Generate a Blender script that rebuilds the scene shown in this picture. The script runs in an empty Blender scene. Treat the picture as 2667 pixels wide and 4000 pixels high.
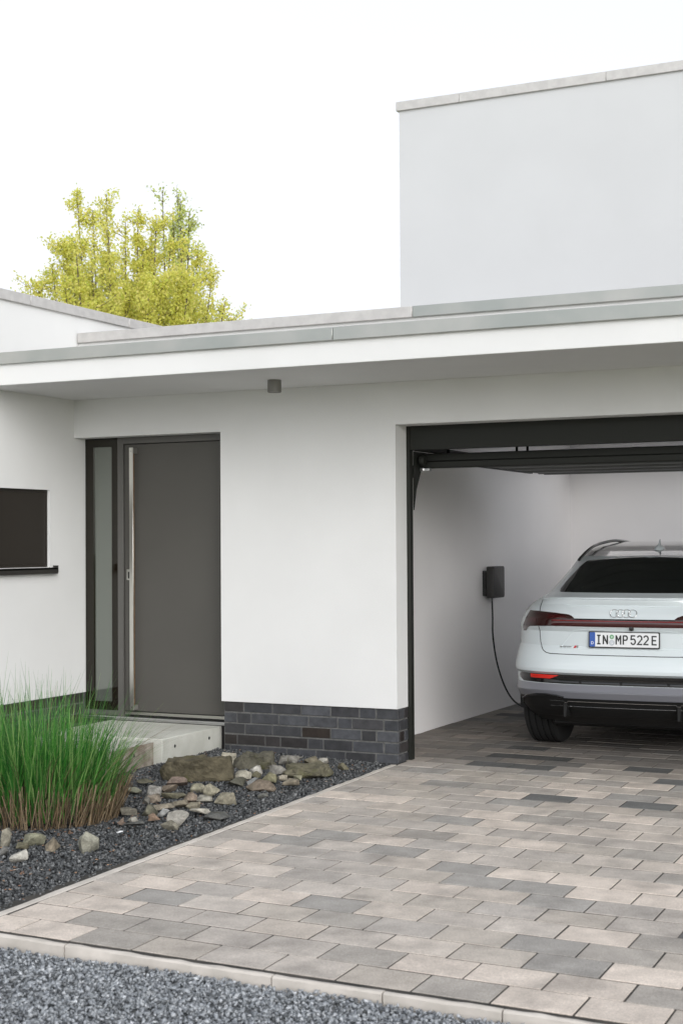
import bpy, bmesh, math, random
import numpy as np
from mathutils import Vector, Matrix, Quaternion, noise

random.seed(7)
rng = np.random.default_rng(7)
sc = bpy.context.scene
COL = sc.collection
R = math.radians

# ------------------------------------------------------------------ camera
cam_data = bpy.data.cameras.new("camera")
cam = bpy.data.objects.new("camera", cam_data)
COL.objects.link(cam)
yaw, pitch, roll = R(25.901), R(1.194), R(-0.340)
cy, sy = math.cos(yaw), math.sin(yaw)
f0 = Vector((-sy, cy, 0)); rt = Vector((cy, sy, 0)); up = Vector((0, 0, 1))
fw = f0 * math.cos(pitch) + up * math.sin(pitch)
up2 = up * math.cos(pitch) - f0 * math.sin(pitch)
rr = rt * math.cos(roll) + up2 * math.sin(roll)
uu = up2 * math.cos(roll) - rt * math.sin(roll)
m = Matrix((rr, uu, -fw)).transposed().to_4x4()
m.translation = Vector((4.40134, -9.98086, 1.618))
cam.matrix_world = m
cam_data.sensor_fit = 'VERTICAL'
cam_data.sensor_height = 36.0
cam_data.lens = 52.156
cam_data.clip_start = 0.1
cam_data.clip_end = 600
cam_data.dof.use_dof = True
cam_data.dof.focus_distance = 11.2
cam_data.dof.aperture_fstop = 5.0
sc.camera = cam

# ------------------------------------------------------------------ overcast sky
world = bpy.data.worlds.new("World")
sc.world = world
world.use_nodes = True
nt = world.node_tree
nt.nodes.clear()
sky = nt.nodes.new("ShaderNodeTexSky")
sky.sky_type = 'NISHITA'
sky.sun_disc = False
SUN_EL, SUN_AZ = R(22), R(42)
sky.sun_elevation = SUN_EL
sky.sun_rotation = R(180) - SUN_AZ
sky.air_density = 1.0
sky.dust_density = 4.0
hs = nt.nodes.new("ShaderNodeHueSaturation")
hs.inputs['Saturation'].default_value = 0.12
mx = nt.nodes.new("ShaderNodeMix"); mx.data_type = 'RGBA'
mx.inputs['Factor'].default_value = 0.45          # the cloud layer over the clear sky
mx.inputs[7].default_value = (11.4, 12.0, 13.2, 1)
bg = nt.nodes.new("ShaderNodeBackground")
bg.inputs['Strength'].default_value = 0.095
wo = nt.nodes.new("ShaderNodeOutputWorld")
nt.links.new(sky.outputs[0], hs.inputs['Color'])
nt.links.new(hs.outputs[0], mx.inputs[6])
nt.links.new(mx.outputs[2], bg.inputs['Color'])
nt.links.new(bg.outputs[0], wo.inputs['Surface'])

sun_d = bpy.data.lights.new("sun", 'SUN')
sun_d.energy = 1.0
sun_d.angle = R(52)
sun_d.color = (1.0, 0.985, 0.96)
sun = bpy.data.objects.new("sun", sun_d)
COL.objects.link(sun)
sdir = Vector((math.sin(SUN_AZ) * math.cos(SUN_EL), -math.cos(SUN_AZ) * math.cos(SUN_EL), math.sin(SUN_EL)))
sun.rotation_euler = sdir.to_track_quat('Z', 'Y').to_euler()
sun.location = (0, -6, 12)

sc.view_settings.view_transform = 'Standard'
sc.view_settings.look = 'None'
sc.view_settings.gamma = 1
sc.view_settings.use_curve_mapping = False
sc.view_settings.exposure = 0.55
sc.render.engine = 'CYCLES'
sc.cycles.use_denoising = True
sc.cycles.max_bounces = 10
sc.cycles.diffuse_bounces = 6
sc.cycles.glossy_bounces = 5
sc.cycles.transmission_bounces = 6
sc.cycles.sample_clamp_indirect = 8

# ------------------------------------------------------------------ helpers
def tag(o, label=None, cat=None, group=None, kind=None):
    if label: o['label'] = label
    if cat: o['category'] = cat
    if group: o['group'] = group
    if kind: o['kind'] = kind
    return o

def empty(name, loc=(0, 0, 0), rz=0, label=None, cat=None, group=None, kind=None):
    o = bpy.data.objects.new(name, None)
    o.empty_display_size = 0.2
    o.location = loc
    o.rotation_euler = (0, 0, rz)
    COL.objects.link(o)
    return tag(o, label, cat, group, kind)

def link(name, me, mat=None, parent=None, loc=None):
    o = bpy.data.objects.new(name, me)
    if mat is not None and not me.materials:
        me.materials.append(mat)
    COL.objects.link(o)
    if parent is not None:
        o.parent = parent
        pl = parent.location
        if parent.type == 'EMPTY' and parent.parent is None:
            pass
    if loc is not None:
        o.location = loc
    return o

def obj(name, bm, mat, parent=None, smooth=None):
    bmesh.ops.recalc_face_normals(bm, faces=bm.faces)
    me = bpy.data.meshes.new(name)
    bm.to_mesh(me)
    bm.free()
    if smooth is not None:
        me.shade_smooth()
        me.set_sharp_from_angle(angle=R(smooth))
    return link(name, me, mat, parent)

def pydata(name, v, f, mat, parent=None, smooth=None):
    me = bpy.data.meshes.new(name)
    me.from_pydata(v, [], f)
    me.update()
    if smooth is not None:
        me.shade_smooth()
        me.set_sharp_from_angle(angle=R(smooth))
    return link(name, me, mat, parent)

def add_box(bm, x0, x1, y0, y1, z0, z1, bevel=0.0, seg=1):
    ret = bmesh.ops.create_cube(bm, size=1.0)
    vs = ret['verts']
    for v in vs:
        v.co = Vector((x0 + (v.co.x + .5) * (x1 - x0), y0 + (v.co.y + .5) * (y1 - y0), z0 + (v.co.z + .5) * (z1 - z0)))
    if bevel > 0:
        es = {e for v in vs for e in v.link_edges}
        bmesh.ops.bevel(bm, geom=list(es), offset=bevel, segments=seg, affect='EDGES', profile=0.5)
    return vs

def box(name, x0, x1, y0, y1, z0, z1, mat, parent=None, bevel=0.0, seg=1):
    bm = bmesh.new()
    add_box(bm, x0, x1, y0, y1, z0, z1, bevel, seg)
    return obj(name, bm, mat, parent, smooth=40 if bevel else None)

def add_tube(bm, pts, rad, n=8, cap=True):
    pts = [Vector(p) for p in pts]
    rs = rad if isinstance(rad, (list, tuple)) else [rad] * len(pts)
    rings = []
    prev = None
    for i, p in enumerate(pts):
        t = (pts[min(i + 1, len(pts) - 1)] - pts[max(i - 1, 0)]).normalized()
        if prev is None:
            a = Vector((0, 0, 1)) if abs(t.z) < .9 else Vector((1, 0, 0))
            u = t.cross(a).normalized()
        else:
            u = (prev - t * prev.dot(t)).normalized()
        prev = u
        w = t.cross(u)
        rings.append([bm.verts.new(p + (u * math.cos(2 * math.pi * k / n) + w * math.sin(2 * math.pi * k / n)) * rs[i]) for k in range(n)])
    for a, b in zip(rings, rings[1:]):
        for k in range(n):
            bm.faces.new((a[k], a[(k + 1) % n], b[(k + 1) % n], b[k]))
    if cap:
        bm.faces.new(rings[0][::-1]); bm.faces.new(rings[-1])

def tube(name, pts, rad, mat, parent=None, n=8):
    bm = bmesh.new()
    add_tube(bm, pts, rad, n)
    return obj(name, bm, mat, parent, smooth=50)

def lathe(name, prof, mat, parent=None, n=48, axis='z', loc=(0, 0, 0)):
    """prof: (radius, height) pairs, closed when the ends meet the axis"""
    bm = bmesh.new()
    rings = []
    for r_, h_ in prof:
        ring = []
        for k in range(n):
            a = 2 * math.pi * k / n
            c = (r_ * math.cos(a), r_ * math.sin(a), h_)
            if axis == 'x': c = (h_, r_ * math.cos(a), r_ * math.sin(a))
            if axis == 'y': c = (r_ * math.cos(a), h_, r_ * math.sin(a))
            ring.append(bm.verts.new(Vector(c) + Vector(loc)))
        rings.append(ring)
    for a, b in zip(rings, rings[1:]):
        for k in range(n):
            bm.faces.new((a[k], a[(k + 1) % n], b[(k + 1) % n], b[k]))
    bm.faces.new(rings[0]); bm.faces.new(rings[-1])
    return obj(name, bm, mat, parent, smooth=35)

def text_mesh(name, body, size, mat, parent, offset=0.0, extrude=0.001, sx=1.0, loc=(0, 0, 0), italic=0.0):
    cu = bpy.data.curves.new(name, 'FONT')
    cu.body = body; cu.size = size; cu.offset = offset; cu.extrude = extrude
    cu.align_x = 'CENTER'; cu.align_y = 'CENTER'; cu.resolution_u = 3; cu.shear = italic
    t = bpy.data.objects.new(name + "_curve", cu)
    COL.objects.link(t)
    bpy.context.view_layer.update()
    me = bpy.data.meshes.new_from_object(t.evaluated_get(bpy.context.evaluated_depsgraph_get()))
    bpy.data.objects.remove(t)
    bpy.data.curves.remove(cu)
    me.name = name
    # stand it up: text x -> x, text y -> z, facing -y
    me.transform(Matrix(((sx, 0, 0, loc[0]), (0, 0, -1, loc[1]), (0, 1, 0, loc[2]), (0, 0, 0, 1))))
    me.materials.clear()
    return link(name, me, mat, parent)

# ------------------------------------------------------------------ materials
def mat(name, color, rough=0.6, metal=0.0, spec=0.5, coat=0.0, noise_scale=None, noise_amt=0.0, bump=0.0, bump_scale=200.0,
        bump_dist=0.002, color2=None, detail=6.0, trans=0.0):
    ma = bpy.data.materials.new(name)
    ma.use_nodes = True
    n = ma.node_tree
    b = n.nodes["Principled BSDF"]
    b.inputs['Base Color'].default_value = (*color, 1)
    b.inputs['Roughness'].default_value = rough
    b.inputs['Metallic'].default_value = metal
    b.inputs['Specular IOR Level'].default_value = spec
    b.inputs['Coat Weight'].default_value = coat
    b.inputs['Coat Roughness'].default_value = 0.04
    b.inputs['Transmission Weight'].default_value = trans
    tc = n.nodes.new("ShaderNodeTexCoord")
    if noise_scale:
        no = n.nodes.new("ShaderNodeTexNoise")
        no.inputs['Scale'].default_value = noise_scale
        no.inputs['Detail'].default_value = detail
        n.links.new(tc.outputs['Object'], no.inputs['Vector'])
        cr = n.nodes.new("ShaderNodeValToRGB")
        c2 = color2 or tuple(c * (1 - noise_amt) for c in color)
        cr.color_ramp.elements[0].position = 0.35; cr.color_ramp.elements[0].color = (*c2, 1)
        cr.color_ramp.elements[1].position = 0.65; cr.color_ramp.elements[1].color = (*color, 1)
        n.links.new(no.outputs['Fac'], cr.inputs[0])
        n.links.new(cr.outputs[0], b.inputs['Base Color'])
    if bump:
        nb = n.nodes.new("ShaderNodeTexNoise")
        nb.inputs['Scale'].default_value = bump_scale
        nb.inputs['Detail'].default_value = 4
        n.links.new(tc.outputs['Object'], nb.inputs['Vector'])
        bp = n.nodes.new("ShaderNodeBump")
        bp.inputs['Strength'].default_value = bump
        bp.inputs['Distance'].default_value = bump_dist
        n.links.new(nb.outputs['Fac'], bp.inputs['Height'])
        n.links.new(bp.outputs[0], b.inputs['Normal'])
    return ma

M = {}
M['plaster_upper'] = mat('plaster_upper', (0.575, 0.583, 0.595), 0.9, spec=0.2, noise_scale=1.1, noise_amt=0.03, bump=0.5, bump_scale=260, bump_dist=0.002)  # greyer copy of the plaster, toned down to offset stronger sky light up there
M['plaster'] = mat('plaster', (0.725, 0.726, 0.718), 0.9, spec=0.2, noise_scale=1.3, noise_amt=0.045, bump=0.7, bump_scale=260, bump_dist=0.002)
M['plaster_in'] = mat('plaster_inside', (0.86, 0.84, 0.835), 0.9, spec=0.2, noise_scale=1.5, noise_amt=0.03, bump=0.3, bump_scale=220, bump_dist=0.002)
M['mortar'] = mat('mortar', (0.135, 0.135, 0.13), 0.95, noise_scale=30, noise_amt=0.35, bump=0.6, bump_scale=150)
M['zinc'] = mat('zinc_coping', (0.50, 0.50, 0.475), 0.42, metal=0.75, noise_scale=2.2, color2=(0.40, 0.42, 0.40), bump=0.08, bump_scale=6, bump_dist=0.01)
M['zinc_pale'] = mat('zinc_pale', (0.60, 0.585, 0.565), 0.5, metal=0.45, noise_scale=14, color2=(0.53, 0.515, 0.50))
M['anthracite'] = mat('anthracite_door', (0.084, 0.080, 0.072), 0.45, spec=0.35, noise_scale=2, noise_amt=0.06, bump=0.15, bump_scale=900, bump_dist=0.0004)
M['frame'] = mat('door_frame', (0.10, 0.097, 0.09), 0.45, spec=0.4)
M['black_frame'] = mat('black_frame', (0.012, 0.011, 0.010), 0.12, spec=0.5)
M['garage_frame'] = mat('garage_frame', (0.016, 0.017, 0.014), 0.55, spec=0.3)
M['garage_rail'] = mat('garage_rail', (0.035, 0.035, 0.033), 0.6, metal=0.3)
M['shutter'] = mat('window_dark', (0.026, 0.022, 0.018), 0.35, spec=0.3)
M['sill'] = mat('sill_metal', (0.035, 0.033, 0.030), 0.4, metal=0.3)
M['steel'] = mat('brushed_steel', (0.68, 0.67, 0.62), 0.3, metal=1.0, bump=0.15, bump_scale=400, bump_dist=0.0005)
M['alu'] = mat('threshold_alu', (0.62, 0.62, 0.62), 0.3, metal=1.0)
M['wood'] = mat('handle_wood', (0.20, 0.115, 0.055), 0.5, noise_scale=40, color2=(0.13, 0.075, 0.035))
M['concrete'] = mat('concrete', (0.56, 0.56, 0.51), 0.9, spec=0.2, noise_scale=7, color2=(0.48, 0.48, 0.43), bump=0.35, bump_scale=180)
M['concrete_old'] = mat('concrete_stained', (0.36, 0.33, 0.28), 0.9, spec=0.2, noise_scale=16, color2=(0.20, 0.165, 0.13), bump=0.4, bump_scale=150)
M['hole'] = mat('tie_hole', (0.03, 0.03, 0.03), 0.9)
M['kerb'] = mat('kerb_concrete', (0.58, 0.535, 0.485), 0.9, spec=0.2, noise_scale=9, color2=(0.47, 0.435, 0.39), bump=0.4, bump_scale=160)
M['sand'] = mat('joint_sand', (0.055, 0.048, 0.040), 0.95, noise_scale=9, color2=(0.018, 0.017, 0.014))
M['dirt'] = mat('bed_soil', (0.025, 0.025, 0.026), 0.95, noise_scale=40, noise_amt=0.5, bump=1.0, bump_scale=60, bump_dist=0.01)
M['drive_gravel'] = mat('drive_gravel', (0.34, 0.345, 0.34), 0.95, noise_scale=70, color2=(0.16, 0.17, 0.18), bump=1.0, bump_scale=60, bump_dist=0.01)
M['lawn'] = mat('ground_far', (0.40, 0.39, 0.18), 0.95, noise_scale=0.6, color2=(0.33, 0.33, 0.14), bump=1.0, bump_scale=30, bump_dist=0.03)
M['lamp'] = mat('lamp_housing', (0.20, 0.195, 0.18), 0.45, metal=0.2)
M['lamp_glass'] = mat('lamp_glass', (0.45, 0.45, 0.43), 0.3)
M['charger'] = mat('charger_face', (0.030, 0.029, 0.028), 0.45, spec=0.4)
M['cable'] = mat('cable', (0.012, 0.012, 0.012), 0.5)
M['roof'] = mat('roof_gravel', (0.35, 0.34, 0.32), 0.95, noise_scale=60, noise_amt=0.4)
# car
M['paint'] = mat('car_paint', (0.66, 0.72, 0.74), 0.32, spec=0.5, coat=1.0)
M['paint_grey'] = mat('car_paint_grey', (0.25, 0.255, 0.285), 0.38, metal=0.35, coat=0.8)
M['gloss_black'] = mat('gloss_black', (0.008, 0.008, 0.008), 0.12, spec=0.5, coat=0.5)
M['car_black'] = mat('car_black_plastic', (0.012, 0.012, 0.012), 0.5, spec=0.3)
M['car_glass'] = mat('car_glass', (0.010, 0.012, 0.011), 0.04, spec=0.8)
M['roof_paint'] = mat('car_roof_paint', (0.10, 0.095, 0.09), 0.22, coat=1.0)
M['lamp_red'] = mat('tail_lamp_red', (0.050, 0.006, 0.006), 0.12, spec=0.6, coat=1.0)
M['lamp_smoke'] = mat('tail_lamp_smoked', (0.030, 0.009, 0.008), 0.10, spec=0.5, coat=1.0)
M['red_strip'] = mat('red_strip', (0.24, 0.022, 0.024), 0.15, coat=1.0)
M['reflector'] = mat('reflector_red', (0.75, 0.03, 0.02), 0.2, coat=1.0)
M['chrome'] = mat('chrome', (0.75, 0.75, 0.75), 0.12, metal=1.0)
M['rubber'] = mat('rubber', (0.020, 0.020, 0.020), 0.75, spec=0.3)
M['rim'] = mat('rim', (0.12, 0.12, 0.12), 0.3, metal=0.9)
M['plate_white'] = mat('plate_white', (0.76, 0.77, 0.78), 0.35)
M['plate_blue'] = mat('plate_blue', (0.035, 0.10, 0.38), 0.35)
M['plate_black'] = mat('plate_black', (0.02, 0.02, 0.02), 0.4)
M['white_ink'] = mat('white_ink', (0.8, 0.8, 0.8), 0.4)
M['star_blue'] = mat('star_blue', (0.09, 0.16, 0.42), 0.4)
M['green_seal'] = mat('green_seal', (0.06, 0.30, 0.09), 0.4)
M['grey_seal'] = mat('grey_seal', (0.50, 0.53, 0.57), 0.4)
M['seal_line'] = mat('seal_line', (0.25, 0.30, 0.40), 0.4)
M['badge_red'] = mat('badge_red', (0.50, 0.04, 0.05), 0.3)

def varied(name, cols, rough=0.85, noise_scale=25.0, noise_mix=0.35, bump=0.5, bump_scale=220, bump_dist=0.0015, source='object', spec=0.3, dirt=None, speck=0.0, grain=0.0):
    """Colour chosen per object (or per loose piece), mottled and rough."""
    ma = bpy.data.materials.new(name)
    ma.use_nodes = True
    n = ma.node_tree
    b = n.nodes["Principled BSDF"]
    b.inputs['Roughness'].default_value = rough
    b.inputs['Specular IOR Level'].default_value = spec
    tc = n.nodes.new("ShaderNodeTexCoord")
    if source == 'color':
        src = n.nodes.new("ShaderNodeObjectInfo"); col = src.outputs['Color']
    else:
        if source == 'object':
            src = n.nodes.new("ShaderNodeObjectInfo"); val = src.outputs['Random']
        else:
            src = n.nodes.new("ShaderNodeNewGeometry"); val = src.outputs['Random Per Island']
        cr = n.nodes.new("ShaderNodeValToRGB")
        cr.color_ramp.interpolation = 'LINEAR'
        els = cr.color_ramp.elements
        els[0].position = 0; els[0].color = (*cols[0], 1)
        els[1].position = 1; els[1].color = (*cols[-1], 1)
        for i, c in enumerate(cols[1:-1]):
            e = els.new((i + 1) / (len(cols) - 1)); e.color = (*c, 1)
        n.links.new(val, cr.inputs[0]); col = cr.outputs[0]
    geo = n.nodes.new("ShaderNodeNewGeometry")
    no = n.nodes.new("ShaderNodeTexNoise")
    no.inputs['Scale'].default_value = noise_scale
    no.inputs['Detail'].default_value = 8
    no.inputs['Roughness'].default_value = 0.65
    n.links.new(geo.outputs['Position'], no.inputs['Vector'])
    mr = n.nodes.new("ShaderNodeMapRange")
    mr.inputs['From Min'].default_value = 0.3; mr.inputs['From Max'].default_value = 0.7
    mr.inputs['To Min'].default_value = 1 - noise_mix; mr.inputs['To Max'].default_value = 1 + noise_mix * 0.6
    n.links.new(no.outputs['Fac'], mr.inputs['Value'])
    mu = n.nodes.new("ShaderNodeMix"); mu.data_type = 'RGBA'; mu.blend_type = 'MULTIPLY'
    mu.inputs['Factor'].default_value = 1
    n.links.new(col, mu.inputs[6]); n.links.new(mr.outputs[0], mu.inputs[7])
    out = mu.outputs[2]
    if grain:
        ng = n.nodes.new("ShaderNodeTexNoise"); ng.inputs['Scale'].default_value = 130; ng.inputs['Detail'].default_value = 6; ng.inputs['Roughness'].default_value = 0.8
        n.links.new(geo.outputs['Position'], ng.inputs['Vector'])
        mg = n.nodes.new("ShaderNodeMapRange")
        mg.inputs['From Min'].default_value = 0.3; mg.inputs['From Max'].default_value = 0.7
        mg.inputs['To Min'].default_value = 1 - grain; mg.inputs['To Max'].default_value = 1 + grain
        n.links.new(ng.outputs['Fac'], mg.inputs['Value'])
        m4 = n.nodes.new("ShaderNodeMix"); m4.data_type = 'RGBA'; m4.blend_type = 'MULTIPLY'; m4.inputs['Factor'].default_value = 1
        n.links.new(out, m4.inputs[6]); n.links.new(mg.outputs[0], m4.inputs[7])
        out = m4.outputs[2]
    if dirt is not None:
        n2 = n.nodes.new("ShaderNodeTexNoise"); n2.inputs['Scale'].default_value = dirt[1]; n2.inputs['Detail'].default_value = 5
        n.links.new(geo.outputs['Position'], n2.inputs['Vector'])
        m2 = n.nodes.new("ShaderNodeMapRange")
        m2.inputs['From Min'].default_value = 0.52; m2.inputs['From Max'].default_value = 0.72
        m2.inputs['To Max'].default_value = dirt[2]
        n.links.new(n2.outputs['Fac'], m2.inputs['Value'])
        x2 = n.nodes.new("ShaderNodeMix"); x2.data_type = 'RGBA'
        n.links.new(m2.outputs[0], x2.inputs['Factor']); n.links.new(out, x2.inputs[6])
        x2.inputs[7].default_value = (*dirt[0], 1)
        out = x2.outputs[2]
    if speck:
        n3 = n.nodes.new("ShaderNodeTexNoise"); n3.inputs['Scale'].default_value = 160; n3.inputs['Detail'].default_value = 2
        n.links.new(geo.outputs['Position'], n3.inputs['Vector'])
        m3 = n.nodes.new("ShaderNodeMapRange")
        m3.inputs['From Min'].default_value = 0.66; m3.inputs['From Max'].default_value = 0.70
        m3.inputs['To Max'].default_value = speck
        n.links.new(n3.outputs['Fac'], m3.inputs['Value'])
        x3 = n.nodes.new("ShaderNodeMix"); x3.data_type = 'RGBA'
        n.links.new(m3.outputs[0], x3.inputs['Factor']); n.links.new(out, x3.inputs[6])
        x3.inputs[7].default_value = (0.62, 0.61, 0.58, 1)
        out = x3.outputs[2]
    n.links.new(out, b.inputs['Base Color'])
    nb = n.nodes.new("ShaderNodeTexNoise"); nb.inputs['Scale'].default_value = bump_scale; nb.inputs['Detail'].default_value = 5
    n.links.new(geo.outputs['Position'], nb.inputs['Vector'])
    bp = n.nodes.new("ShaderNodeBump"); bp.inputs['Strength'].default_value = bump; bp.inputs['Distance'].default_value = bump_dist
    n.links.new(nb.outputs['Fac'], bp.inputs['Height']); n.links.new(bp.outputs[0], b.inputs['Normal'])
    return ma

M['brick'] = varied('clinker_brick', [(0.062, 0.064, 0.070), (0.038, 0.038, 0.040), (0.085, 0.088, 0.097), (0.050, 0.052, 0.058), (0.030, 0.022, 0.017), (0.075, 0.078, 0.086), (0.045, 0.047, 0.052), (0.026, 0.020, 0.017)],
                    rough=0.36, noise_scale=14, noise_mix=0.35, bump=0.4, spec=0.45)
M['brick_dark'] = varied('clinker_brick_dark', [(0.030, 0.026, 0.022), (0.045, 0.043, 0.043), (0.035, 0.024, 0.018), (0.05, 0.05, 0.052)],
                    rough=0.5, noise_scale=14, noise_mix=0.3, bump=0.4, spec=0.35)
M['paver'] = varied('paver', None, rough=0.88, noise_scale=6, noise_mix=0.24, bump=0.9, bump_scale=300, source='color', dirt=((0.18, 0.165, 0.15), 3.6, 0.45), speck=0.45, grain=0.34)
M['gravel'] = varied('basalt_chippings', [(0.022, 0.024, 0.026), (0.062, 0.066, 0.069), (0.13, 0.136, 0.14), (0.038, 0.041, 0.044), (0.23, 0.235, 0.235), (0.082, 0.086, 0.088), (0.026, 0.028, 0.03), (0.14, 0.14, 0.138)],
                     source='island', rough=0.7, noise_scale=60, noise_mix=0.25, bump=0.2, spec=0.4)
M['gravel_pale'] = varied('granite_chippings', [(0.14, 0.15, 0.165), (0.34, 0.36, 0.38), (0.05, 0.055, 0.06), (0.50, 0.52, 0.54), (0.20, 0.215, 0.235), (0.40, 0.42, 0.44), (0.08, 0.085, 0.09), (0.60, 0.62, 0.64)],
                     source='island', rough=0.7, noise_scale=60, noise_mix=0.25, bump=0.2, spec=0.4)
M['litter'] = varied('litter', [(0.35, 0.14, 0.06), (0.42, 0.26, 0.15), (0.25, 0.12, 0.07), (0.5, 0.42, 0.33)], source='island', rough=0.8, noise_scale=80)
M['rock'] = varied('rock', None, rough=0.9, noise_scale=22, noise_mix=0.55, bump=0.9, bump_scale=70, bump_dist=0.008, source='color', dirt=((0.07, 0.065, 0.045), 13, 0.55), grain=0.25)
M['rock_moss'] = varied('rock_mossy', None, rough=0.95, noise_scale=13, noise_mix=0.55, bump=0.9, bump_scale=45, bump_dist=0.012, source='color', dirt=((0.10, 0.10, 0.03), 7, 0.6))
M['straw'] = varied('cut_stems', [(0.21, 0.15, 0.085), (0.13, 0.09, 0.05), (0.07, 0.05, 0.03), (0.34, 0.26, 0.165), (0.05, 0.04, 0.025), (0.17, 0.115, 0.06)], source='island', rough=0.7, noise_scale=90)
M['bark'] = varied('tree_bark', [(0.15, 0.12, 0.09), (0.12, 0.10, 0.075)], source='island', noise_scale=8)

def leaf_material(name, cols, trans=0.5, rough=0.5):
    ma = bpy.data.materials.new(name)
    ma.use_nodes = True
    n = ma.node_tree
    n.nodes.clear()
    out = n.nodes.new("ShaderNodeOutputMaterial")
    geo = n.nodes.new("ShaderNodeNewGeometry")
    cr = n.nodes.new("ShaderNodeValToRGB")
    els = cr.color_ramp.elements
    els[0].position = 0; els[0].color = (*cols[0], 1)
    els[1].position = 1; els[1].color = (*cols[-1], 1)
    for i, c in enumerate(cols[1:-1]):
        e = els.new((i + 1) / (len(cols) - 1)); e.color = (*c, 1)
    n.links.new(geo.outputs['Random Per Island'], cr.inputs[0])
    p = n.nodes.new("ShaderNodeBsdfPrincipled")
    p.inputs['Roughness'].default_value = rough
    p.inputs['Specular IOR Level'].default_value = 0.35
    n.links.new(cr.outputs[0], p.inputs['Base Color'])
    t = n.nodes.new("ShaderNodeBsdfTranslucent")
    n.links.new(cr.outputs[0], t.inputs['Color'])
    mx_ = n.nodes.new("ShaderNodeMixShader"); mx_.inputs[0].default_value = trans
    n.links.new(p.outputs[0], mx_.inputs[1]); n.links.new(t.outputs[0], mx_.inputs[2])
    n.links.new(mx_.outputs[0], out.inputs['Surface'])
    return ma

M['grass'] = leaf_material('grass_blade', [(0.018, 0.095, 0.018), (0.04, 0.19, 0.03), (0.10, 0.30, 0.05), (0.022, 0.13, 0.025), (0.27, 0.42, 0.14), (0.04, 0.17, 0.03)], 0.3, 0.35)
M['leaf'] = leaf_material('spring_leaf', [(0.62, 0.66, 0.13), (0.80, 0.76, 0.22), (0.70, 0.71, 0.16), (0.85, 0.76, 0.28), (0.54, 0.63, 0.12)], 0.52)
M['leaf_green'] = leaf_material('green_leaf', [(0.52, 0.58, 0.16), (0.62, 0.66, 0.24), (0.48, 0.56, 0.18)], 0.5)
M['leaf_dark'] = leaf_material('dark_leaf', [(0.10, 0.06, 0.06), (0.16, 0.10, 0.09)], 0.4)

# door sidelight glass: dark coated pane, mirror-like
def glass_mat(name, base, refl, rough=0.03):
    ma = bpy.data.materials.new(name); ma.use_nodes = True
    n = ma.node_tree; n.nodes.clear()
    out = n.nodes.new("ShaderNodeOutputMaterial")
    d = n.nodes.new("ShaderNodeBsdfDiffuse"); d.inputs['Color'].default_value = (*base, 1)
    g = n.nodes.new("ShaderNodeBsdfGlossy"); g.inputs['Roughness'].default_value = rough; g.inputs['Color'].default_value = (0.92, 0.95, 0.90, 1)
    lw = n.nodes.new("ShaderNodeFresnel"); lw.inputs['IOR'].default_value = 1.5
    ad = n.nodes.new("ShaderNodeMath"); ad.operation = 'ADD'; ad.inputs[1].default_value = refl
    n.links.new(lw.outputs[0], ad.inputs[0])
    x = n.nodes.new("ShaderNodeMixShader")
    n.links.new(ad.outputs[0], x.inputs[0]); n.links.new(d.outputs[0], x.inputs[1]); n.links.new(g.outputs[0], x.inputs[2])
    n.links.new(x.outputs[0], out.inputs['Surface'])
    return ma
M['sidelight_glass'] = glass_mat('sidelight_glass', (0.085, 0.095, 0.082), 0.13)
M['frame_glass'] = glass_mat('enamelled_glass', (0.012, 0.009, 0.006), 0.0)

# ------------------------------------------------------------------ ground
K = 0.0075
def drive_z(y): return K * min(y, 0.0) if y < 0 else 0.0
def bed_z(x, y): return K * min(y, 0) + 0.03 * min(1.0, max(0.0, -(x + 0.05)) / 1.2) - 0.004

g = pydata('ground', [(-200, -200, -0.16), (200, -200, -0.16), (200, 300, -0.16), (-200, 300, -0.16)], [(0, 1, 2, 3)], M['lawn'])
tag(g, kind='structure')

# ------------------------------------------------------------------ driveway of concrete pavers
drive = pydata('driveway', [(0.0, -4.90, K * -4.9 - 0.0035), (6.0, -5.06, K * -5.06 - 0.0035), (6.0, 0.0, -0.0035), (-0.0, 0.0, -0.0035), (-0.52, 0.0, -0.0035), (-0.52, 6.01, -0.0035), (5.44, 6.01, -0.0035), (5.44, 0.0, -0.0035)], [(0, 1, 2, 3), (4, 7, 6, 5)], M['sand'])
tag(drive, kind='structure')
DARK = [(1.47, -0.96), (2.09, -0.96), (0.66, 0.23), (0.99, 0.21), (0.65, 0.63), (1.77, 0.42), (2.0, -0.05)]
MID = [(1.79, -1.42), (1.64, -1.63), (1.07, 0.68), (1.31, -1.17), (2.34, -4.8), (2.6, -4.34), (1.67, -2.98), (2.49, -4.12), (0.9, -4.5), (0.74, -4.85), (2.3, -3.5)]
BEIGE = [(1.12, -0.95), (1.44, -0.46), (1.76, -0.46), (1.45, -0.01), (1.61, -0.71), (1.92, -0.29), (1.32, -1.64), (1.48, -1.41), (1.8, -1.87), (1.35, -2.09), (2.4, -1.87), (1.22, 0.87), (2.17, -4.54), (2.5, -4.53), (2.79, -4.54), (2.66, -4.83), (2.93, -4.35), (2.0, -4.29), (1.74, -3.44), (1.31, -2.06), (1.5, -2.75), (1.04, -2.57), (2.04, -2.98), (2.29, -3.01), (2.7, -3.29), (2.3, -2.55), (2.59, -3.9), (2.67, -3.04), (0.06, -0.54), (0.43, -3.85), (0.76, -3.45), (0.43, -4.27), (0.28, -4.53), (1.05, -3.84), (0.28, -4.75), (0.39, -3.0), (0.41, -2.55), (0.5, -1.44), (0.71, -2.14), (0.12, -2.1)]
PITCH = 0.2275
def skewx(u, y): return u - 0.0225 * y
def rowy(t, x): return t - 0.03 * x
def row_u(i, ty):
    """left end of paver i in the row at ty: the module drifts a little towards the street"""
    t = (ty + 0.9) / -3.7
    t = max(-0.3, min(1.1, t))
    return 0.03 * t + i * (0.3184 - 0.0046 * t)
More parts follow.
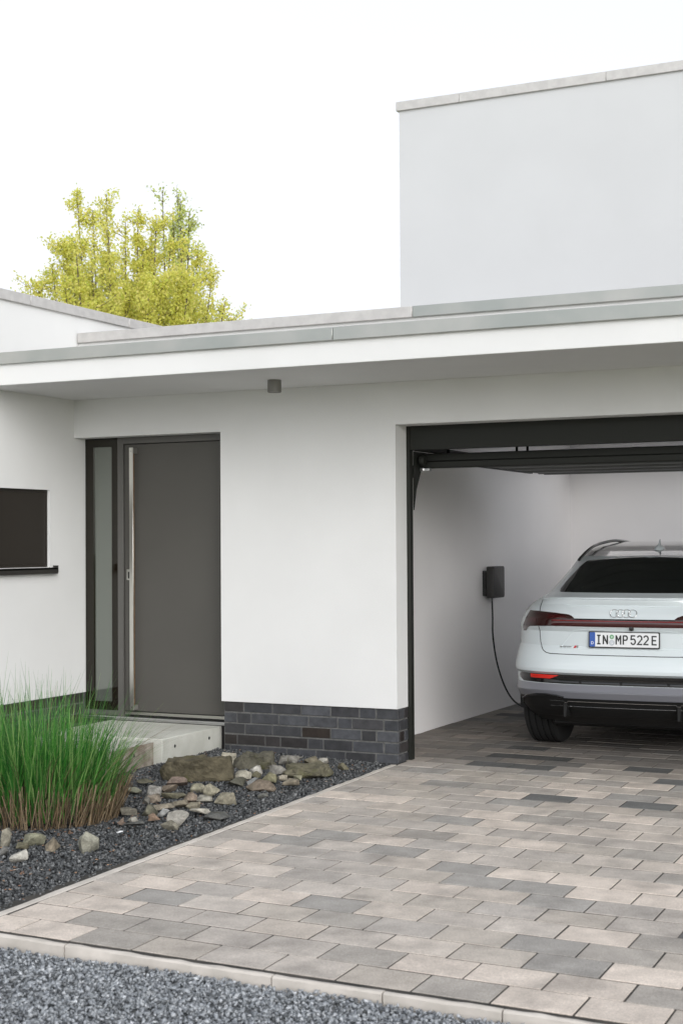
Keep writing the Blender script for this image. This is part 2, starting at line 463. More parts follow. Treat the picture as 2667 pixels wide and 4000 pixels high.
pal_light = [(0.56, 0.505, 0.455), (0.60, 0.54, 0.485), (0.53, 0.485, 0.44)]
pal_mid = [(0.45, 0.415, 0.375), (0.475, 0.44, 0.405), (0.41, 0.385, 0.36), (0.50, 0.455, 0.41), (0.43, 0.40, 0.37)]
pal_grey = [(0.36, 0.34, 0.315), (0.335, 0.325, 0.31)]
pal_dark = [(0.15, 0.155, 0.155)]
paver_meshes = {}
def paver_mesh(L):
    key = round(L, 3)
    if key in paver_meshes: return paver_meshes[key]
    bm = bmesh.new()
    hw, hd, b = L / 2 - 0.0034, PITCH / 2 - 0.0058, 0.0022
    def sk(x, y, z): return (x - 0.0225 * y, y - 0.03 * x, z)
    base = [bm.verts.new(sk(sx * hw, sy_ * hd, -0.05)) for sx, sy_ in ((-1, -1), (1, -1), (1, 1), (-1, 1))]
    mid_ = [bm.verts.new(sk(sx * hw, sy_ * hd, -b)) for sx, sy_ in ((-1, -1), (1, -1), (1, 1), (-1, 1))]
    top = [bm.verts.new(sk(sx * (hw - b), sy_ * (hd - b), 0)) for sx, sy_ in ((-1, -1), (1, -1), (1, 1), (-1, 1))]
    for a, c in ((base, mid_), (mid_, top)):
        for k in range(4): bm.faces.new((a[k], a[(k + 1) % 4], c[(k + 1) % 4], c[k]))
    bm.faces.new(top); bm.faces.new(base[::-1])
    me = bpy.data.meshes.new('paver'); bm.to_mesh(me); bm.free()
    me.materials.append(M['paver'])
    paver_meshes[key] = me
    return me
pavers = []
rp = random.Random(11)
for row in range(0, 48):
    t0 = -4.855 + row * PITCH
    tc = t0 + PITCH / 2
    if tc > 6.0: break
    phase = 0.0 if row % 2 else 0.0
    shift = 0.19 if row == 0 else (0.16 if row % 2 == 0 else 0.0)
    for i in range(-3, 20):
        u0 = row_u(i, tc) + (shift if row % 2 == 0 else 0.0)
        u1 = row_u(i + 1, tc) + (shift if row % 2 == 0 else 0.0)
        xl = 0.018 if tc < 0.26 else -0.52
        xr = 5.6
        if u1 < xl + 0.03 or u0 > xr: continue
        u0c, u1c = max(u0, xl), min(u1, xr)
        L = u1c - u0c
        L = round(L, 2) if L < 0.30 else round(L, 3)
        uc = (u0c + u1c) / 2
        x = skewx(uc, tc); y = rowy(tc, x)
        pavers.append((x, y, L, row, i))
camp = Vector((4.40134, -9.98086, 1.618))
pavers.sort(key=lambda p: (p[0] - camp.x) ** 2 + (p[1] - camp.y) ** 2)
def near(lst, x, y): return any(abs(x - a) < 0.13 and abs(y - b_) < 0.10 for a, b_ in lst)
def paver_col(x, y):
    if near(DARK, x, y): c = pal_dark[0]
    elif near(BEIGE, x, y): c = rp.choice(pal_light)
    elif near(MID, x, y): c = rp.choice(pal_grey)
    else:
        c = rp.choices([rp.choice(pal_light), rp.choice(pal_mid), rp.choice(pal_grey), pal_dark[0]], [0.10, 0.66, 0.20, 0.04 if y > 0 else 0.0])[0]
    k = rp.uniform(0.95, 1.05) * (1.0 if y < 0.05 else (0.72 if y < 0.45 else 0.45))     # garage shade painted into the paver colour, in steps past the opening
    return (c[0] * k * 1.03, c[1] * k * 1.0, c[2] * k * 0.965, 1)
def inview(x, y):
    d = Vector((x, y, 0)) - camp
    zc = d.dot(fw)
    if zc <= 0: return False
    u = d.dot(rr) / zc * 5795.1 / 1333.5; v = d.dot(uu) / zc * 5795.1 / 2000
    return abs(u) < 1.1 and abs(v) < 1.06
cnt = 0
rest = []
for x, y, L, row, i in pavers:
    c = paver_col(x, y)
    if inview(x, y) and cnt < 300 and y < 3.4:
        me = paver_mesh(L)
        o = bpy.data.objects.new('paver', me)
        o.parent = drive
        o.location = (x, y, drive_z(y) + rp.uniform(-0.0012, 0.0012))
        o.rotation_euler = (rp.uniform(-.003, .003) + (K if y < 0 else 0), rp.uniform(-.003, .003), rp.uniform(-.004, .004))
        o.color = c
        o.scale = (rp.uniform(.988, 1.0), rp.uniform(.985, 1.006), 1)
        COL.objects.link(o)
        cnt += 1
    else:
        rest.append((x, y, L))
V, F = [], []
for x, y, L in rest:
    hw, hd = L / 2 - 0.002, PITCH / 2 - 0.002
    z = drive_z(y)
    b0 = len(V)
    for zz in (-0.05, 0):
        for sx, s2 in ((-1, -1), (1, -1), (1, 1), (-1, 1)):
            V.append((x + sx * hw - 0.0225 * s2 * hd, y + s2 * hd - 0.03 * sx * hw, z + zz))
    F += [(b0, b0 + 3, b0 + 2, b0 + 1), (b0 + 4, b0 + 5, b0 + 6, b0 + 7)] + [(b0 + k, b0 + (k + 1) % 4, b0 + 4 + (k + 1) % 4, b0 + 4 + k) for k in range(4)]
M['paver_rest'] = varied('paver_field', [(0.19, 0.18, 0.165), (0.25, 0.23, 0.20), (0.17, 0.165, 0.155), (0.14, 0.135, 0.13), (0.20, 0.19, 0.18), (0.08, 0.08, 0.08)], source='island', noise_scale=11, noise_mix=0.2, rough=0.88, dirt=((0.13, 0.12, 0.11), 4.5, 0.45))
o = pydata('paver_field', V, F, M['paver_rest'], drive)
tag(o, kind='stuff')

# kerb stones: front edge along the chippings, and the thin edging beside the bed
kerb = empty('kerb', (0, 0, 0), kind='structure')
kb = random.Random(3)
fx = [-0.36, 0.672, 1.66, 2.13, 2.60, 3.06, 3.53, 4.0, 4.98, 5.96]
def front_y(x): return -4.893 - 0.0300 * (x - 0.2)
for a, b_ in zip(fx, fx[1:]):
    if b_ < 0.1: continue
    bm = bmesh.new()
    a2 = max(a, 0.02)
    n = max(4, int((b_ - a2) / 0.06))
    rows_ = []
    for i in range(n + 1):
        x = a2 + 0.003 + (b_ - a2 - 0.006) * i / n
        yb = front_y(x) + 0.0
        j = [kb.uniform(-.0022, .0022) for _ in range(4)]
        zt = drive_z(-5) + 0.002
        pr_ = [(yb, -0.2), (yb, zt - 0.005), (yb - 0.006, zt + j[3]), (yb - 0.027, zt + j[0]), (yb - 0.034 + j[1], zt - 0.007 + j[2]), (yb - 0.035, -0.2)]
        rows_.append([bm.verts.new((x, p[0], p[1])) for p in pr_])
    for r1, r2 in zip(rows_, rows_[1:]):
        for k in range(6): bm.faces.new((r1[k], r1[(k + 1) % 6], r2[(k + 1) % 6], r2[k]))
    bm.faces.new(rows_[0]); bm.faces.new(rows_[-1][::-1])
    obj('kerb_stone', bm, M['kerb'], kerb, smooth=35)
ys = [-4.87, -3.9, -2.92, -1.95, -0.98, -0.055]
for a, b_ in zip(ys, ys[1:]):
    bm = bmesh.new()
    rows_ = []
    n = 14
    for i in range(n + 1):
        y = a + 0.003 + (b_ - a - 0.006) * i / n
        xr_ = skewx(0.014, y); zt = drive_z(y) + 0.001
        j = [kb.uniform(-.002, .002) for _ in range(3)]
        pr_ = [(xr_, -0.2), (xr_, zt - 0.005), (xr_ - 0.006, zt), (xr_ - 0.040, zt + j[0]), (xr_ - 0.050 + j[1], zt - 0.010 + j[2]), (xr_ - 0.052, -0.2)]
        rows_.append([bm.verts.new((p[0], y, p[1])) for p in pr_])
    for r1, r2 in zip(rows_, rows_[1:]):
        for k in range(6): bm.faces.new((r1[k], r1[(k + 1) % 6], r2[(k + 1) % 6], r2[k]))
    bm.faces.new(rows_[0]); bm.faces.new(rows_[-1][::-1])
    obj('kerb_stone', bm, M['kerb'], kerb, smooth=35)

# soil under the chippings
V, F = [], []
nx, ny = 30, 50
for j in range(ny + 1):
    for i in range(nx + 1):
        x = -3.0 + 2.98 * i / nx; y = -5.0 + 5.1 * j / ny
        V.append((x, y, bed_z(x, y) - 0.018))
for j in range(ny):
    for i in range(nx):
        a = j * (nx + 1) + i
        F.append((a, a + 1, a + nx + 2, a + nx + 1))
tag(pydata('garden_bed', V, F, M['dirt']), kind='structure')
tag(pydata('gravel_ground', [(-12, -13, -0.10), (9, -13, -0.10), (9, -4.93, -0.10), (-12, -4.93, -0.10)], [(0, 1, 2, 3)], M['drive_gravel']), kind='structure')

def chips(name, pts, size, mt, seedn):
    r = np.random.default_rng(seedn)
    n = len(pts)
    base = np.array([(1, 0, 0), (-1, 0, 0), (0, 1, 0), (0, -1, 0), (0, 0, 1), (0, 0, -1)], float)
    fb = np.array([(0, 2, 4), (2, 1, 4), (1, 3, 4), (3, 0, 4), (2, 0, 5), (1, 2, 5), (3, 1, 5), (0, 3, 5)])
    s = r.uniform(0.65, 1.45, (n, 1, 1)) * np.array(size)[None, None, :] * r.uniform(.7, 1.3, (n, 1, 3))
    v = base[None] + r.uniform(-.45, .45, (n, 6, 3))
    v = v * s
    q = r.normal(size=(n, 4)); q[:, 1:3] *= 0.55
    q /= np.linalg.norm(q, axis=1)[:, None]
    w, x, y, z = q.T
    Rm = np.stack([1 - 2 * (y * y + z * z), 2 * (x * y - z * w), 2 * (x * z + y * w), 2 * (x * y + z * w), 1 - 2 * (x * x + z * z), 2 * (y * z - x * w), 2 * (x * z - y * w), 2 * (y * z + x * w), 1 - 2 * (x * x + y * y)], 1).reshape(n, 3, 3)
    v = np.einsum('nij,nkj->nki', Rm, v) + pts[:, None, :]
    faces = (fb[None] + (np.arange(n) * 6)[:, None, None]).reshape(-1, 3)
    me = bpy.data.meshes.new(name)
    me.vertices.add(n * 6); me.loops.add(len(faces) * 3); me.polygons.add(len(faces))
    me.vertices.foreach_set('co', v.reshape(-1).astype(np.float32))
    me.loops.foreach_set('vertex_index', faces.reshape(-1).astype(np.int32))
    me.polygons.foreach_set('loop_start', np.arange(0, len(faces) * 3, 3, dtype=np.int32))
    me.update(calc_edges=True)
    o_ = link(name, me, mt)
    return tag(o_, kind='stuff')

def bed_pts(n, x0, x1, y0, y1, zf, keep, zj, seedn):
    r = np.random.default_rng(seedn)
    x = r.uniform(x0, x1, n); y = r.uniform(y0, y1, n)
    k = keep(x, y)
    x, y = x[k], y[k]
    z = zf(x, y) + r.uniform(-zj, zj, len(x))
    return np.stack([x, y, z], 1)
bz = lambda x, y: K * np.minimum(y, 0) + 0.03 * np.clip(-(x + 0.05) / 1.2, 0, 1) - 0.012
slab_out = lambda x, y: ~((x < -1.54) & (x > -2.6) & (y > -1.35)) & (x < -0.0225 * y - 0.045) & (x > -2.85)
P1 = bed_pts(84000, -2.87, 0.2, -4.95, 0.02, bz, slab_out, 0.007, 5)
chips('gravel', P1, (0.0100, 0.0074, 0.0052), M['gravel'], 6)
fz = lambda x, y: np.full_like(x, -0.073) - 0.014 * np.exp((y + 4.93) * 16) + 0.006 * np.sin(x * 7) * np.cos(y * 9)
P2 = bed_pts(92000, -1.8, 4.4, -6.9, -4.97, fz, lambda x, y: (y < -4.893 - 0.03 * (x - .2) - 0.043) | (x < 0.01), 0.010, 8)
chips('gravel', P2, (0.0098, 0.0072, 0.0052), M['gravel_pale'], 9)
# bark and husk litter among the chippings
r = np.random.default_rng(21)
lp = bed_pts(420, -1.6, 0.1, -4.4, 0.0, lambda x, y: bz(x, y) + 0.010, slab_out, 0.003, 22)
lp2 = bed_pts(120, -1.3, -0.45, -3.45, -2.5, lambda x, y: bz(x, y) + 0.012, slab_out, 0.004, 23)
lp = np.concatenate([lp, lp2])
V, F = [], []
for p in lp:
    a = r.uniform(0, 6.28); l = r.uniform(.004, .016); w_ = r.uniform(.003, .006); b0 = len(V)
    c_, s_ = math.cos(a), math.sin(a)
    for (u, v_, h_) in ((-l, -w_, 0), (l, -w_ * .6, .003), (l * .8, w_, .001), (-l * .9, w_, .003)):
        V.append((p[0] + u * c_ - v_ * s_, p[1] + u * s_ + v_ * c_, p[2] + h_))
    F.append((b0, b0 + 1, b0 + 2, b0 + 3))
tag(pydata('bark_litter', V, F, M['litter']), kind='stuff')
tag(pydata('fallen_feather', [(-0.395, -3.02, 0.004), (-0.36, -3.06, 0.008), (-0.34, -3.03, 0.012), (-0.37, -2.985, 0.009), (-0.36, -3.03, 0.016)], [(0, 1, 4), (1, 2, 4), (2, 3, 4), (3, 0, 4)], M['white_ink']),
    'small white feather lying on the dark chippings right of the grass', 'feather')

# ------------------------------------------------------------------ house
house = empty('house', (0, 0, 0), 0, 'white rendered flat-roofed house with open garage and grey front door', 'house')
def wall_poly(name, pts, y0, y1, mt, axis='y'):
    bm = bmesh.new()
    if axis == 'y':
        a = [bm.verts.new((p[0], y0, p[1])) for p in pts]; b_ = [bm.verts.new((p[0], y1, p[1])) for p in pts]
    else:
        a = [bm.verts.new((y0, p[0], p[1])) for p in pts]; b_ = [bm.verts.new((y1, p[0], p[1])) for p in pts]
    n = len(pts)
    fs = [bm.faces.new(a), bm.faces.new(b_[::-1])]
    for k in range(n): bm.faces.new((a[k], b_[k], b_[(k + 1) % n], a[(k + 1) % n]))
    bmesh.ops.recalc_face_normals(bm, faces=bm.faces)
    bmesh.ops.triangulate(bm, faces=[f_ for f_ in bm.faces if len(f_.verts) > 4])
    return obj(name, bm, mt, house)
wall_poly('front_wall', [(-2.875, 2.491), (-1.490, 2.491), (-1.490, 0.396), (-0.002, 0.396), (-0.002, 2.487), (5.0, 2.487), (5.0, 0.396), (5.9, 0.396), (5.9, 2.99), (-2.875, 2.99)], 0.0, 0.200, M['plaster'])
box('door_lintel', -2.875, -1.3, 0.203, 0.40, 2.488, 2.76, M['plaster'], house)

# left wing with its window opening
WX = -2.875
wt = 0.32
for (y0, y1, z0, z1) in ((-3.6, -1.95, 0.40, 3.5), (-1.95, -0.326, 0.40, 1.44), (-1.95, -0.326, 2.055, 3.5), (-0.326, 9.0, 0.40, 3.5)):
    box('side_wall', WX - wt, WX, y0, y1, z0, z1, M['plaster'], house)
box('front_gable_wall', -8.0, WX - wt, -3.6, -3.3, 0.0, 3.5, M['plaster'], house)
box('wing_roof', -8.0, WX - wt, -3.3, 9.0, 3.2, 3.48, M['roof'], house)

# window
wnd = empty('window', (0, 0, 0)); wnd.parent = house
box('pane', WX - 0.060, WX - 0.030, -1.93, -0.345, 1.46, 2.035, M['shutter'], wnd, 0.002)
bm = bmesh.new()
for (y0, y1, z0, z1) in ((-1.95, -0.326, 2.035, 2.055), (-1.95, -0.326, 1.44, 1.46), (-0.345, -0.326, 1.46, 2.035), (-1.95, -1.93, 1.46, 2.035)):
    add_box(bm, WX - 0.08, WX - 0.026, y0, y1, z0, z1)
obj('window_frame', bm, M['shutter'], wnd)
bm = bmesh.new()
add_box(bm, WX - 0.03, WX + 0.050, -2.0, -0.285, 1.418, 1.436, 0.003)
add_box(bm, WX + 0.036, WX + 0.050, -2.0, -0.283, 1.385, 1.436, 0.004)
add_box(bm, WX - 0.02, WX + 0.050, -0.287, -0.279, 1.395, 1.452, 0.003)
obj('window_sill', bm, M['sill'], wnd, 40)

# canopy, roof edges, copings
box('canopy', WX + 0.001, 6.6, -1.200, -0.002, 2.80, 3.00, M['plaster'], house, 0.004)
box('canopy_roof', WX + 0.001, 6.6, -1.165, 0.055, 3.003, 3.015, M['roof'], house)
def coping(a, b_, y0, y1, z0, z1, mt, nm='coping'):
    bm = bmesh.new()
    add_box(bm, a + 0.002, b_ - 0.002, y0, y1, z0, z1, 0.003)
    return obj(nm, bm, mt, house, 40)
for a, b_ in ((WX + 0.001, 0.092), (0.092, 3.1), (3.1, 6.62)):
    coping(a, b_, -1.228, -1.168, 2.955, 3.042, M['zinc'])
box('parapet', WX + 0.001, 6.6, 0.060, 0.26, 2.992, 3.276, M['plaster'], house)
for a, b_, mm in ((WX + 0.01, 0.127, M['zinc_pale']), (0.127, 3.2, M['zinc']), (3.2, 6.62, M['zinc'])):
    coping(a, b_, 0.029, 0.30, 3.276, 3.356, mm)
for a, b_ in ((-3.62, -2.05), (-2.05, -0.600), (-0.600, 0.765), (0.765, 2.25), (2.25, 3.7), (3.7, 5.2), (5.2, 9.0)):
    bm = bmesh.new(); add_box(bm, WX - wt - 0.03, WX + 0.026, a + 0.002, b_ - 0.002, 3.498, 3.578, 0.003)
    obj('coping', bm, M['zinc_pale'], house, 40)
for (x0, x1, y0, y1) in ((WX + 0.001, 6.55, 0.262, 3.06), (WX + 0.001, 6.55, 5.29, 6.50), (WX + 0.001, -0.04, 3.06, 5.29), (3.84, 6.55, 3.06, 5.29)):
    box('main_roof', x0, x1, y0, y1, 2.78, 3.19, M['roof'], house)
# upper storey
UY = 6.5
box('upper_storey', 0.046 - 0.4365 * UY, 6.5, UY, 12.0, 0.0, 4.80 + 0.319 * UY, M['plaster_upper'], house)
ux = [0.027 - 0.4385 * UY, 0.517 - 0.389 * UY + 0.010, 1.604 - 0.2803 * UY + 0.010]
ux += [ux[-1] + 1.79, ux[-1] + 3.58, 6.53]
for a, b_ in zip(ux, ux[1:]):
    bm = bmesh.new(); add_box(bm, a + 0.002, b_ - 0.002, UY - 0.032, 12.03, 4.862 + 0.3255 * UY - 0.109, 4.862 + 0.3255 * UY, 0.003)
    obj('coping', bm, M['zinc_pale'], house, 40)

# brick plinths
brick_mesh = {}
def brick_me(L, H=0.071, D=0.03, mt='brick'):
    key = (round(L, 3), mt)
    if key not in brick_mesh:
        bm = bmesh.new(); add_box(bm, -L / 2, L / 2, 0, D, -H / 2, H / 2, 0.0025)
        bmesh.ops.recalc_face_normals(bm, faces=bm.faces)
        me = bpy.data.meshes.new('brick'); bm.to_mesh(me); bm.free(); me.materials.append(M[mt]); brick_mesh[key] = me
    return brick_mesh[key]
pl_ = box('plinth', -1.475, -0.007, 0.0175, 0.199, -0.1, 0.394, M['mortar'], house)
joints = [[-1.475, -1.299, -1.047, -0.8, -0.552, -0.314, -0.18, 0.0],
          [-1.475, -1.357, -1.235, -0.991, -0.738, -0.492, -0.373, -0.117, 0.0],
          [-1.475, -1.288, -1.048, -0.796, -0.553, -0.298, -0.177, 0.0],
          [-1.475, -1.358, -1.112, -0.98, -0.745, -0.613, -0.37, -0.118, 0.0],
          [-1.475, -1.42, -1.174, -0.925, -0.675, -0.429, -0.182, 0.0],
          [-1.475, -1.30, -1.05, -0.80, -0.55, -0.30, -0.12, 0.0]]
rb = random.Random(5)
for c, js in enumerate(joints):
    z = 0.390 - 0.0833 * c - 0.0355
    for a, b_ in zip(js, js[1:]):
        me = brick_me(b_ - a - 0.010)
        o = bpy.data.objects.new('brick', me); o.parent = pl_
        o.location = ((a + b_) / 2 + (0.0045 if b_ == 0 else 0), 0.012 + rb.uniform(-.0015, .0015), z + rb.uniform(-.001, .001))
        COL.objects.link(o)
    # return towards the garage door
    segs = ((0.045, 0.125), (0.137, 0.199)) if c % 2 == 0 else ((0.045, 0.199),)
    for a, b_ in segs:
        me = brick_me(b_ - a)
        o = bpy.data.objects.new('brick', me); o.parent = pl_
        o.rotation_euler = (0, 0, R(90))
        o.location = (-0.001, (a + b_) / 2, z)
        COL.objects.link(o)
pl2 = box('plinth', WX - 0.30, WX - 0.020, -3.58, 0.30, -0.12, 0.398, M['mortar'], house)
for c in range(6):
    z = 0.390 - 0.0833 * c - 0.0355
    y = 0.14 + (0.125 if c % 2 else 0)
    while y > -3.3:
        a = y - 0.25
        b_ = min(y, 0.14)
        me = brick_me(round(b_ - a - 0.010, 3), mt='brick_dark')
        o = bpy.data.objects.new('brick', me); o.parent = pl2
        o.rotation_euler = (0, 0, R(90))
        o.location = (WX - 0.014 + rb.uniform(-.0015, .0015), (a + b_) / 2, z)
        COL.objects.link(o)
        y = a
box('right_plinth', 5.0, 5.88, 0.012, 0.199, -0.1, 0.395, M['brick'], house)
# masonry under the door
box('door_base', WX + 0.001, -1.3, 0.11, 0.42, -0.1, 0.192, M['brick_dark'], house)

# ------------------------------------------------------------------ front door
DY = 0.160
door = empty('front_door', (0, 0, 0)); door.parent = house
bm = bmesh.new()
add_box(bm, -2.553, -2.496, 0.146, 0.23, 0.212, 2.489, 0.002)      # mullion
add_box(bm, -2.496, -1.30, 0.146, 0.23, 2.437, 2.489, 0.002)      # head
obj('door_frame', bm, M['frame'], door, 40)
box('door_leaf', -2.491, -1.32, DY, DY + 0.07, 0.262, 2.432, M['anthracite'], door, 0.002)
box('kick_strip', -2.488, -1.32, DY - 0.008, DY + 0.03, 0.232, 0.256, M['steel'], door, 0.001)
box('door_shadow_gap', -2.495, -1.31, DY + 0.03, DY + 0.08, 0.214, 2.437, M['hole'], door)
box('threshold', WX + 0.002, -1.31, 0.085, 0.20, 0.193, 0.206, M['alu'], door, 0.002)
tube('threshold_rail', [(WX + 0.003, 0.090, 0.212), (-1.312, 0.090, 0.212)], 0.0095, M['alu'], door, 10)
# sidelight
bm = bmesh.new()
add_box(bm, WX + 0.004, -2.790, DY - 0.012, DY + 0.06, 0.262, 2.489)
add_box(bm, -2.610, -2.554, DY - 0.012, DY + 0.06, 0.262, 2.489)
add_box(bm, -2.790, -2.610, DY - 0.012, DY + 0.06, 0.262, 0.330)
add_box(bm, -2.790, -2.610, DY - 0.012, DY + 0.06, 2.420, 2.489)
obj('sidelight_frame', bm, M['frame_glass'], door)
box('sidelight_pane', -2.789, -2.611, DY + 0.004, DY + 0.03, 0.331, 2.419, M['sidelight_glass'], door)
box('sidelight_sill', WX + 0.004, -2.554, DY - 0.010, DY + 0.06, 0.222, 0.260, M['frame'], door, 0.002)
# long pull handle
hd = box('pull_handle', -2.404, -2.366, 0.094, 0.101, 0.275, 2.402, M['steel'], door, 0.0015)
box('wood_inlay', -2.400, -2.368, 0.1015, 0.117, 0.315, 2.355, M['wood'], hd)
box('handle_block', -2.400, -2.366, 0.1015, 0.159, 2.355, 2.400, M['lamp'], hd)
box('handle_block', -2.400, -2.366, 0.1015, 0.159, 0.277, 0.315, M['lamp'], hd)
for zz in (2.372, 0.300):
    lathe('screw', [(0.0001, -.0015), (0.006, -.001), (0.0065, 0.0), (0.0001, 0.001)], M['chrome'], hd, 16, 'y', (-2.386, 0.093, zz))
esc = box('lock_plate', -2.472, -2.415, DY - 0.006, DY, 1.325, 1.413, M['steel'], door, 0.003)
box('lock_recess', -2.458, -2.425, DY - 0.0075, DY - 0.005, 1.338, 1.393, M['hole'], esc)

# ------------------------------------------------------------------ garage interior and door gear
box('garage_wall', -0.86, -0.53, 0.27, 6.3, -0.05, 2.78, M['plaster_in'], house)
box('garage_wall', -0.53, 6.2, 6.014, 6.3, -0.05, 2.78, M['plaster_in'], house)
box('garage_wall', -0.86, -0.10, 0.2, 0.268, -0.05, 2.78, M['plaster_in'], house)
box('garage_wall', 5.45, 5.75, 0.2, 6.013, -0.05, 2.78, M['plaster_in'], house)
# unseen opening added in ceiling and roof to let sky light into the garage
for (x0, x1, y0, y1) in ((-0.53, 5.45, 0.2, 3.10), (-0.53, 5.45, 5.25, 6.014), (-0.53, 0.0, 3.10, 5.25), (3.80, 5.45, 3.10, 5.25)):
    box('garage_ceiling', x0, x1, y0, y1, 2.70, 2.779, M['plaster_in'], house)
for (x0, x1, y0, y1) in ((-0.04, 0.0, 3.06, 5.29), (3.80, 3.84, 3.06, 5.29), (0.0, 3.80, 3.06, 3.10), (0.0, 3.80, 5.25, 5.29)):
    box('added_opening_kerb', x0, x1, y0, y1, 2.7795, 3.34, M['plaster_in'], house)
gd = empty('garage_door', (0, 0, 0)); gd.parent = house
for x0, x1 in ((-0.10, 0.024), (4.976, 5.10)):
    box('frame_post', x0, x1, 0.203, 0.262, -0.01, 2.50, M['garage_frame'], gd, 0.003)
box('header_panel', 0.024, 4.976, 0.205, 0.255, 2.307, 2.60, M['garage_frame'], gd, 0.003)
# door sections parked flat under the ceiling; the first stands as the dark beam
bm = bmesh.new()
add_box(bm, 0.04, 4.96, 0.40, 0.445, 2.232, 2.285, 0.004)
add_box(bm, 0.04, 4.96, 0.385, 0.46, 2.178, 2.232, 0.008)
obj('bottom_seal', bm, M['garage_frame'], gd, 40)
px = 0.46
while px < 3.05:
    bm = bmesh.new()
    add_box(bm, 0.03, 4.97, px, px + 0.505, 2.252, 2.292, 0.003)
    add_box(bm, 0.03, 4.97, px + 0.16, px + 0.20, 2.246, 2.2525, 0.002)
    add_box(bm, 0.03, 4.97, px + 0.33, px + 0.37, 2.246, 2.2525, 0.002)
    obj('door_panel', bm, mat('panel_underside', (0.16, 0.165, 0.155), 0.5, metal=0.3) if 'panel' not in M else M['panel'], gd, 40)
    M['panel'] = bpy.data.materials['panel_underside']
    px += 0.515
box('panel_edge_rail', 0.0, 0.03, 0.46, 3.05, 2.244, 2.30, M['garage_rail'], gd, 0.002)
# left track: vertical, curve, horizontal
tr = [(-0.03, 0.285, 0.0), (-0.03, 0.285, 1.90)]
for k in range(9):
    a = k / 8 * math.pi / 2
    tr.append((-0.03 + 0.03 * k / 8, 0.285 + 0.34 * (1 - math.cos(a)), 1.95 + 0.34 * math.sin(a)))
tr.append((-0.02, 3.4, 2.31))
tube('track', tr, 0.017, M['garage_rail'], gd, 6)
tr2 = [(4.97, p[1], p[2]) for p in tr]
tube('track', tr2, 0.017, M['garage_rail'], gd, 6)
bm = bmesh.new()
a_ = [(0.262, 1.86), (0.262, 2.30), (0.50, 2.30), (0.42, 2.19), (0.31, 2.02)]
v0 = [bm.verts.new((0.026, p[0], p[1])) for p in a_]; v1 = [bm.verts.new((0.034, p[0], p[1])) for p in a_]
bm.faces.new(v0); bm.faces.new(v1[::-1])
for k in range(5): bm.faces.new((v0[k], v0[(k + 1) % 5], v1[(k + 1) % 5], v1[k]))
obj('track_bracket', bm, M['garage_frame'], gd)
box('spring_box', 0.03, 0.085, 0.27, 1.45, 2.305, 2.345, M['garage_rail'], gd, 0.004)
lathe('cable_drum', [(0.0001, -0.02), (0.035, -0.02), (0.04, 0), (0.035, 0.02), (0.0001, 0.02)], M['garage_frame'], gd, 20, 'x', (0.075, 0.33, 2.235))
lathe('roller', [(0.0001, -0.010), (0.013, -0.010), (0.013, 0.010), (0.0001, 0.012)], M['alu'], gd, 16, 'x', (0.066, 0.34, 2.168))
box('roller_hinge', 0.058, 0.125, 0.345, 0.39, 2.155, 2.178, M['alu'], gd, 0.003)
for x, y in ((0.087, 0.822), (0.635, 0.865), (0.726, 0.85)):
    box('hanger_rod', x - 0.009, x + 0.009, y - 0.004, y + 0.004, 2.28, 2.70, M['garage_frame'], gd)

# ------------------------------------------------------------------ doorsteps
st = box('concrete_step', -2.58, -1.536, -0.771, 0.084, -0.05, 0.190, M['concrete'], None, 0.004)
tag(st, 'large pale concrete slab step right below the front door threshold', 'step', 'concrete steps at the front door')
for y in (-0.60, -0.11):
    lathe('tie_hole', [(0.0001, -0.003), (0.0125, -0.003), (0.0125, 0.0012), (0.0001, 0.0012)], M['hole'], st, 20, 'x', (-1.5358, y, 0.120))
st2 = box('concrete_step', -2.58, -1.609, -1.42, -0.774, -0.06, 0.165, M['concrete_old'], None, 0.004)
tag(st2, 'lower stained brown-edged concrete slab step half hidden behind the tall grass', 'step', 'concrete steps at the front door')
lathe('tie_hole', [(0.0001, -0.003), (0.0125, -0.003), (0.0125, 0.0012), (0.0001, 0.0012)], M['hole'], st2, 20, 'x', (-1.6088, -1.03, 0.10))
# pale cast top of the lower step
box('step_top', -2.575, -1.613, -1.416, -0.778, 0.1652, 0.1675, M['concrete'], st2)

# ------------------------------------------------------------------ soffit lamp
lampo = empty('ceiling_lamp', (-0.712, -0.548, 2.71), 0, 'small grey cylindrical downlight under the white canopy', 'lamp')
lathe('lamp_housing', [(0.0001, 0.0895), (0.050, 0.0895), (0.050, 0.003), (0.046, 0.0), (0.043, 0.006), (0.0001, 0.008)], M['lamp'], lampo, 40)
lathe('lamp_lens', [(0.0001, 0.0075), (0.040, 0.0075), (0.040, 0.0045), (0.0001, 0.0040)], M['lamp_glass'], lampo, 32)

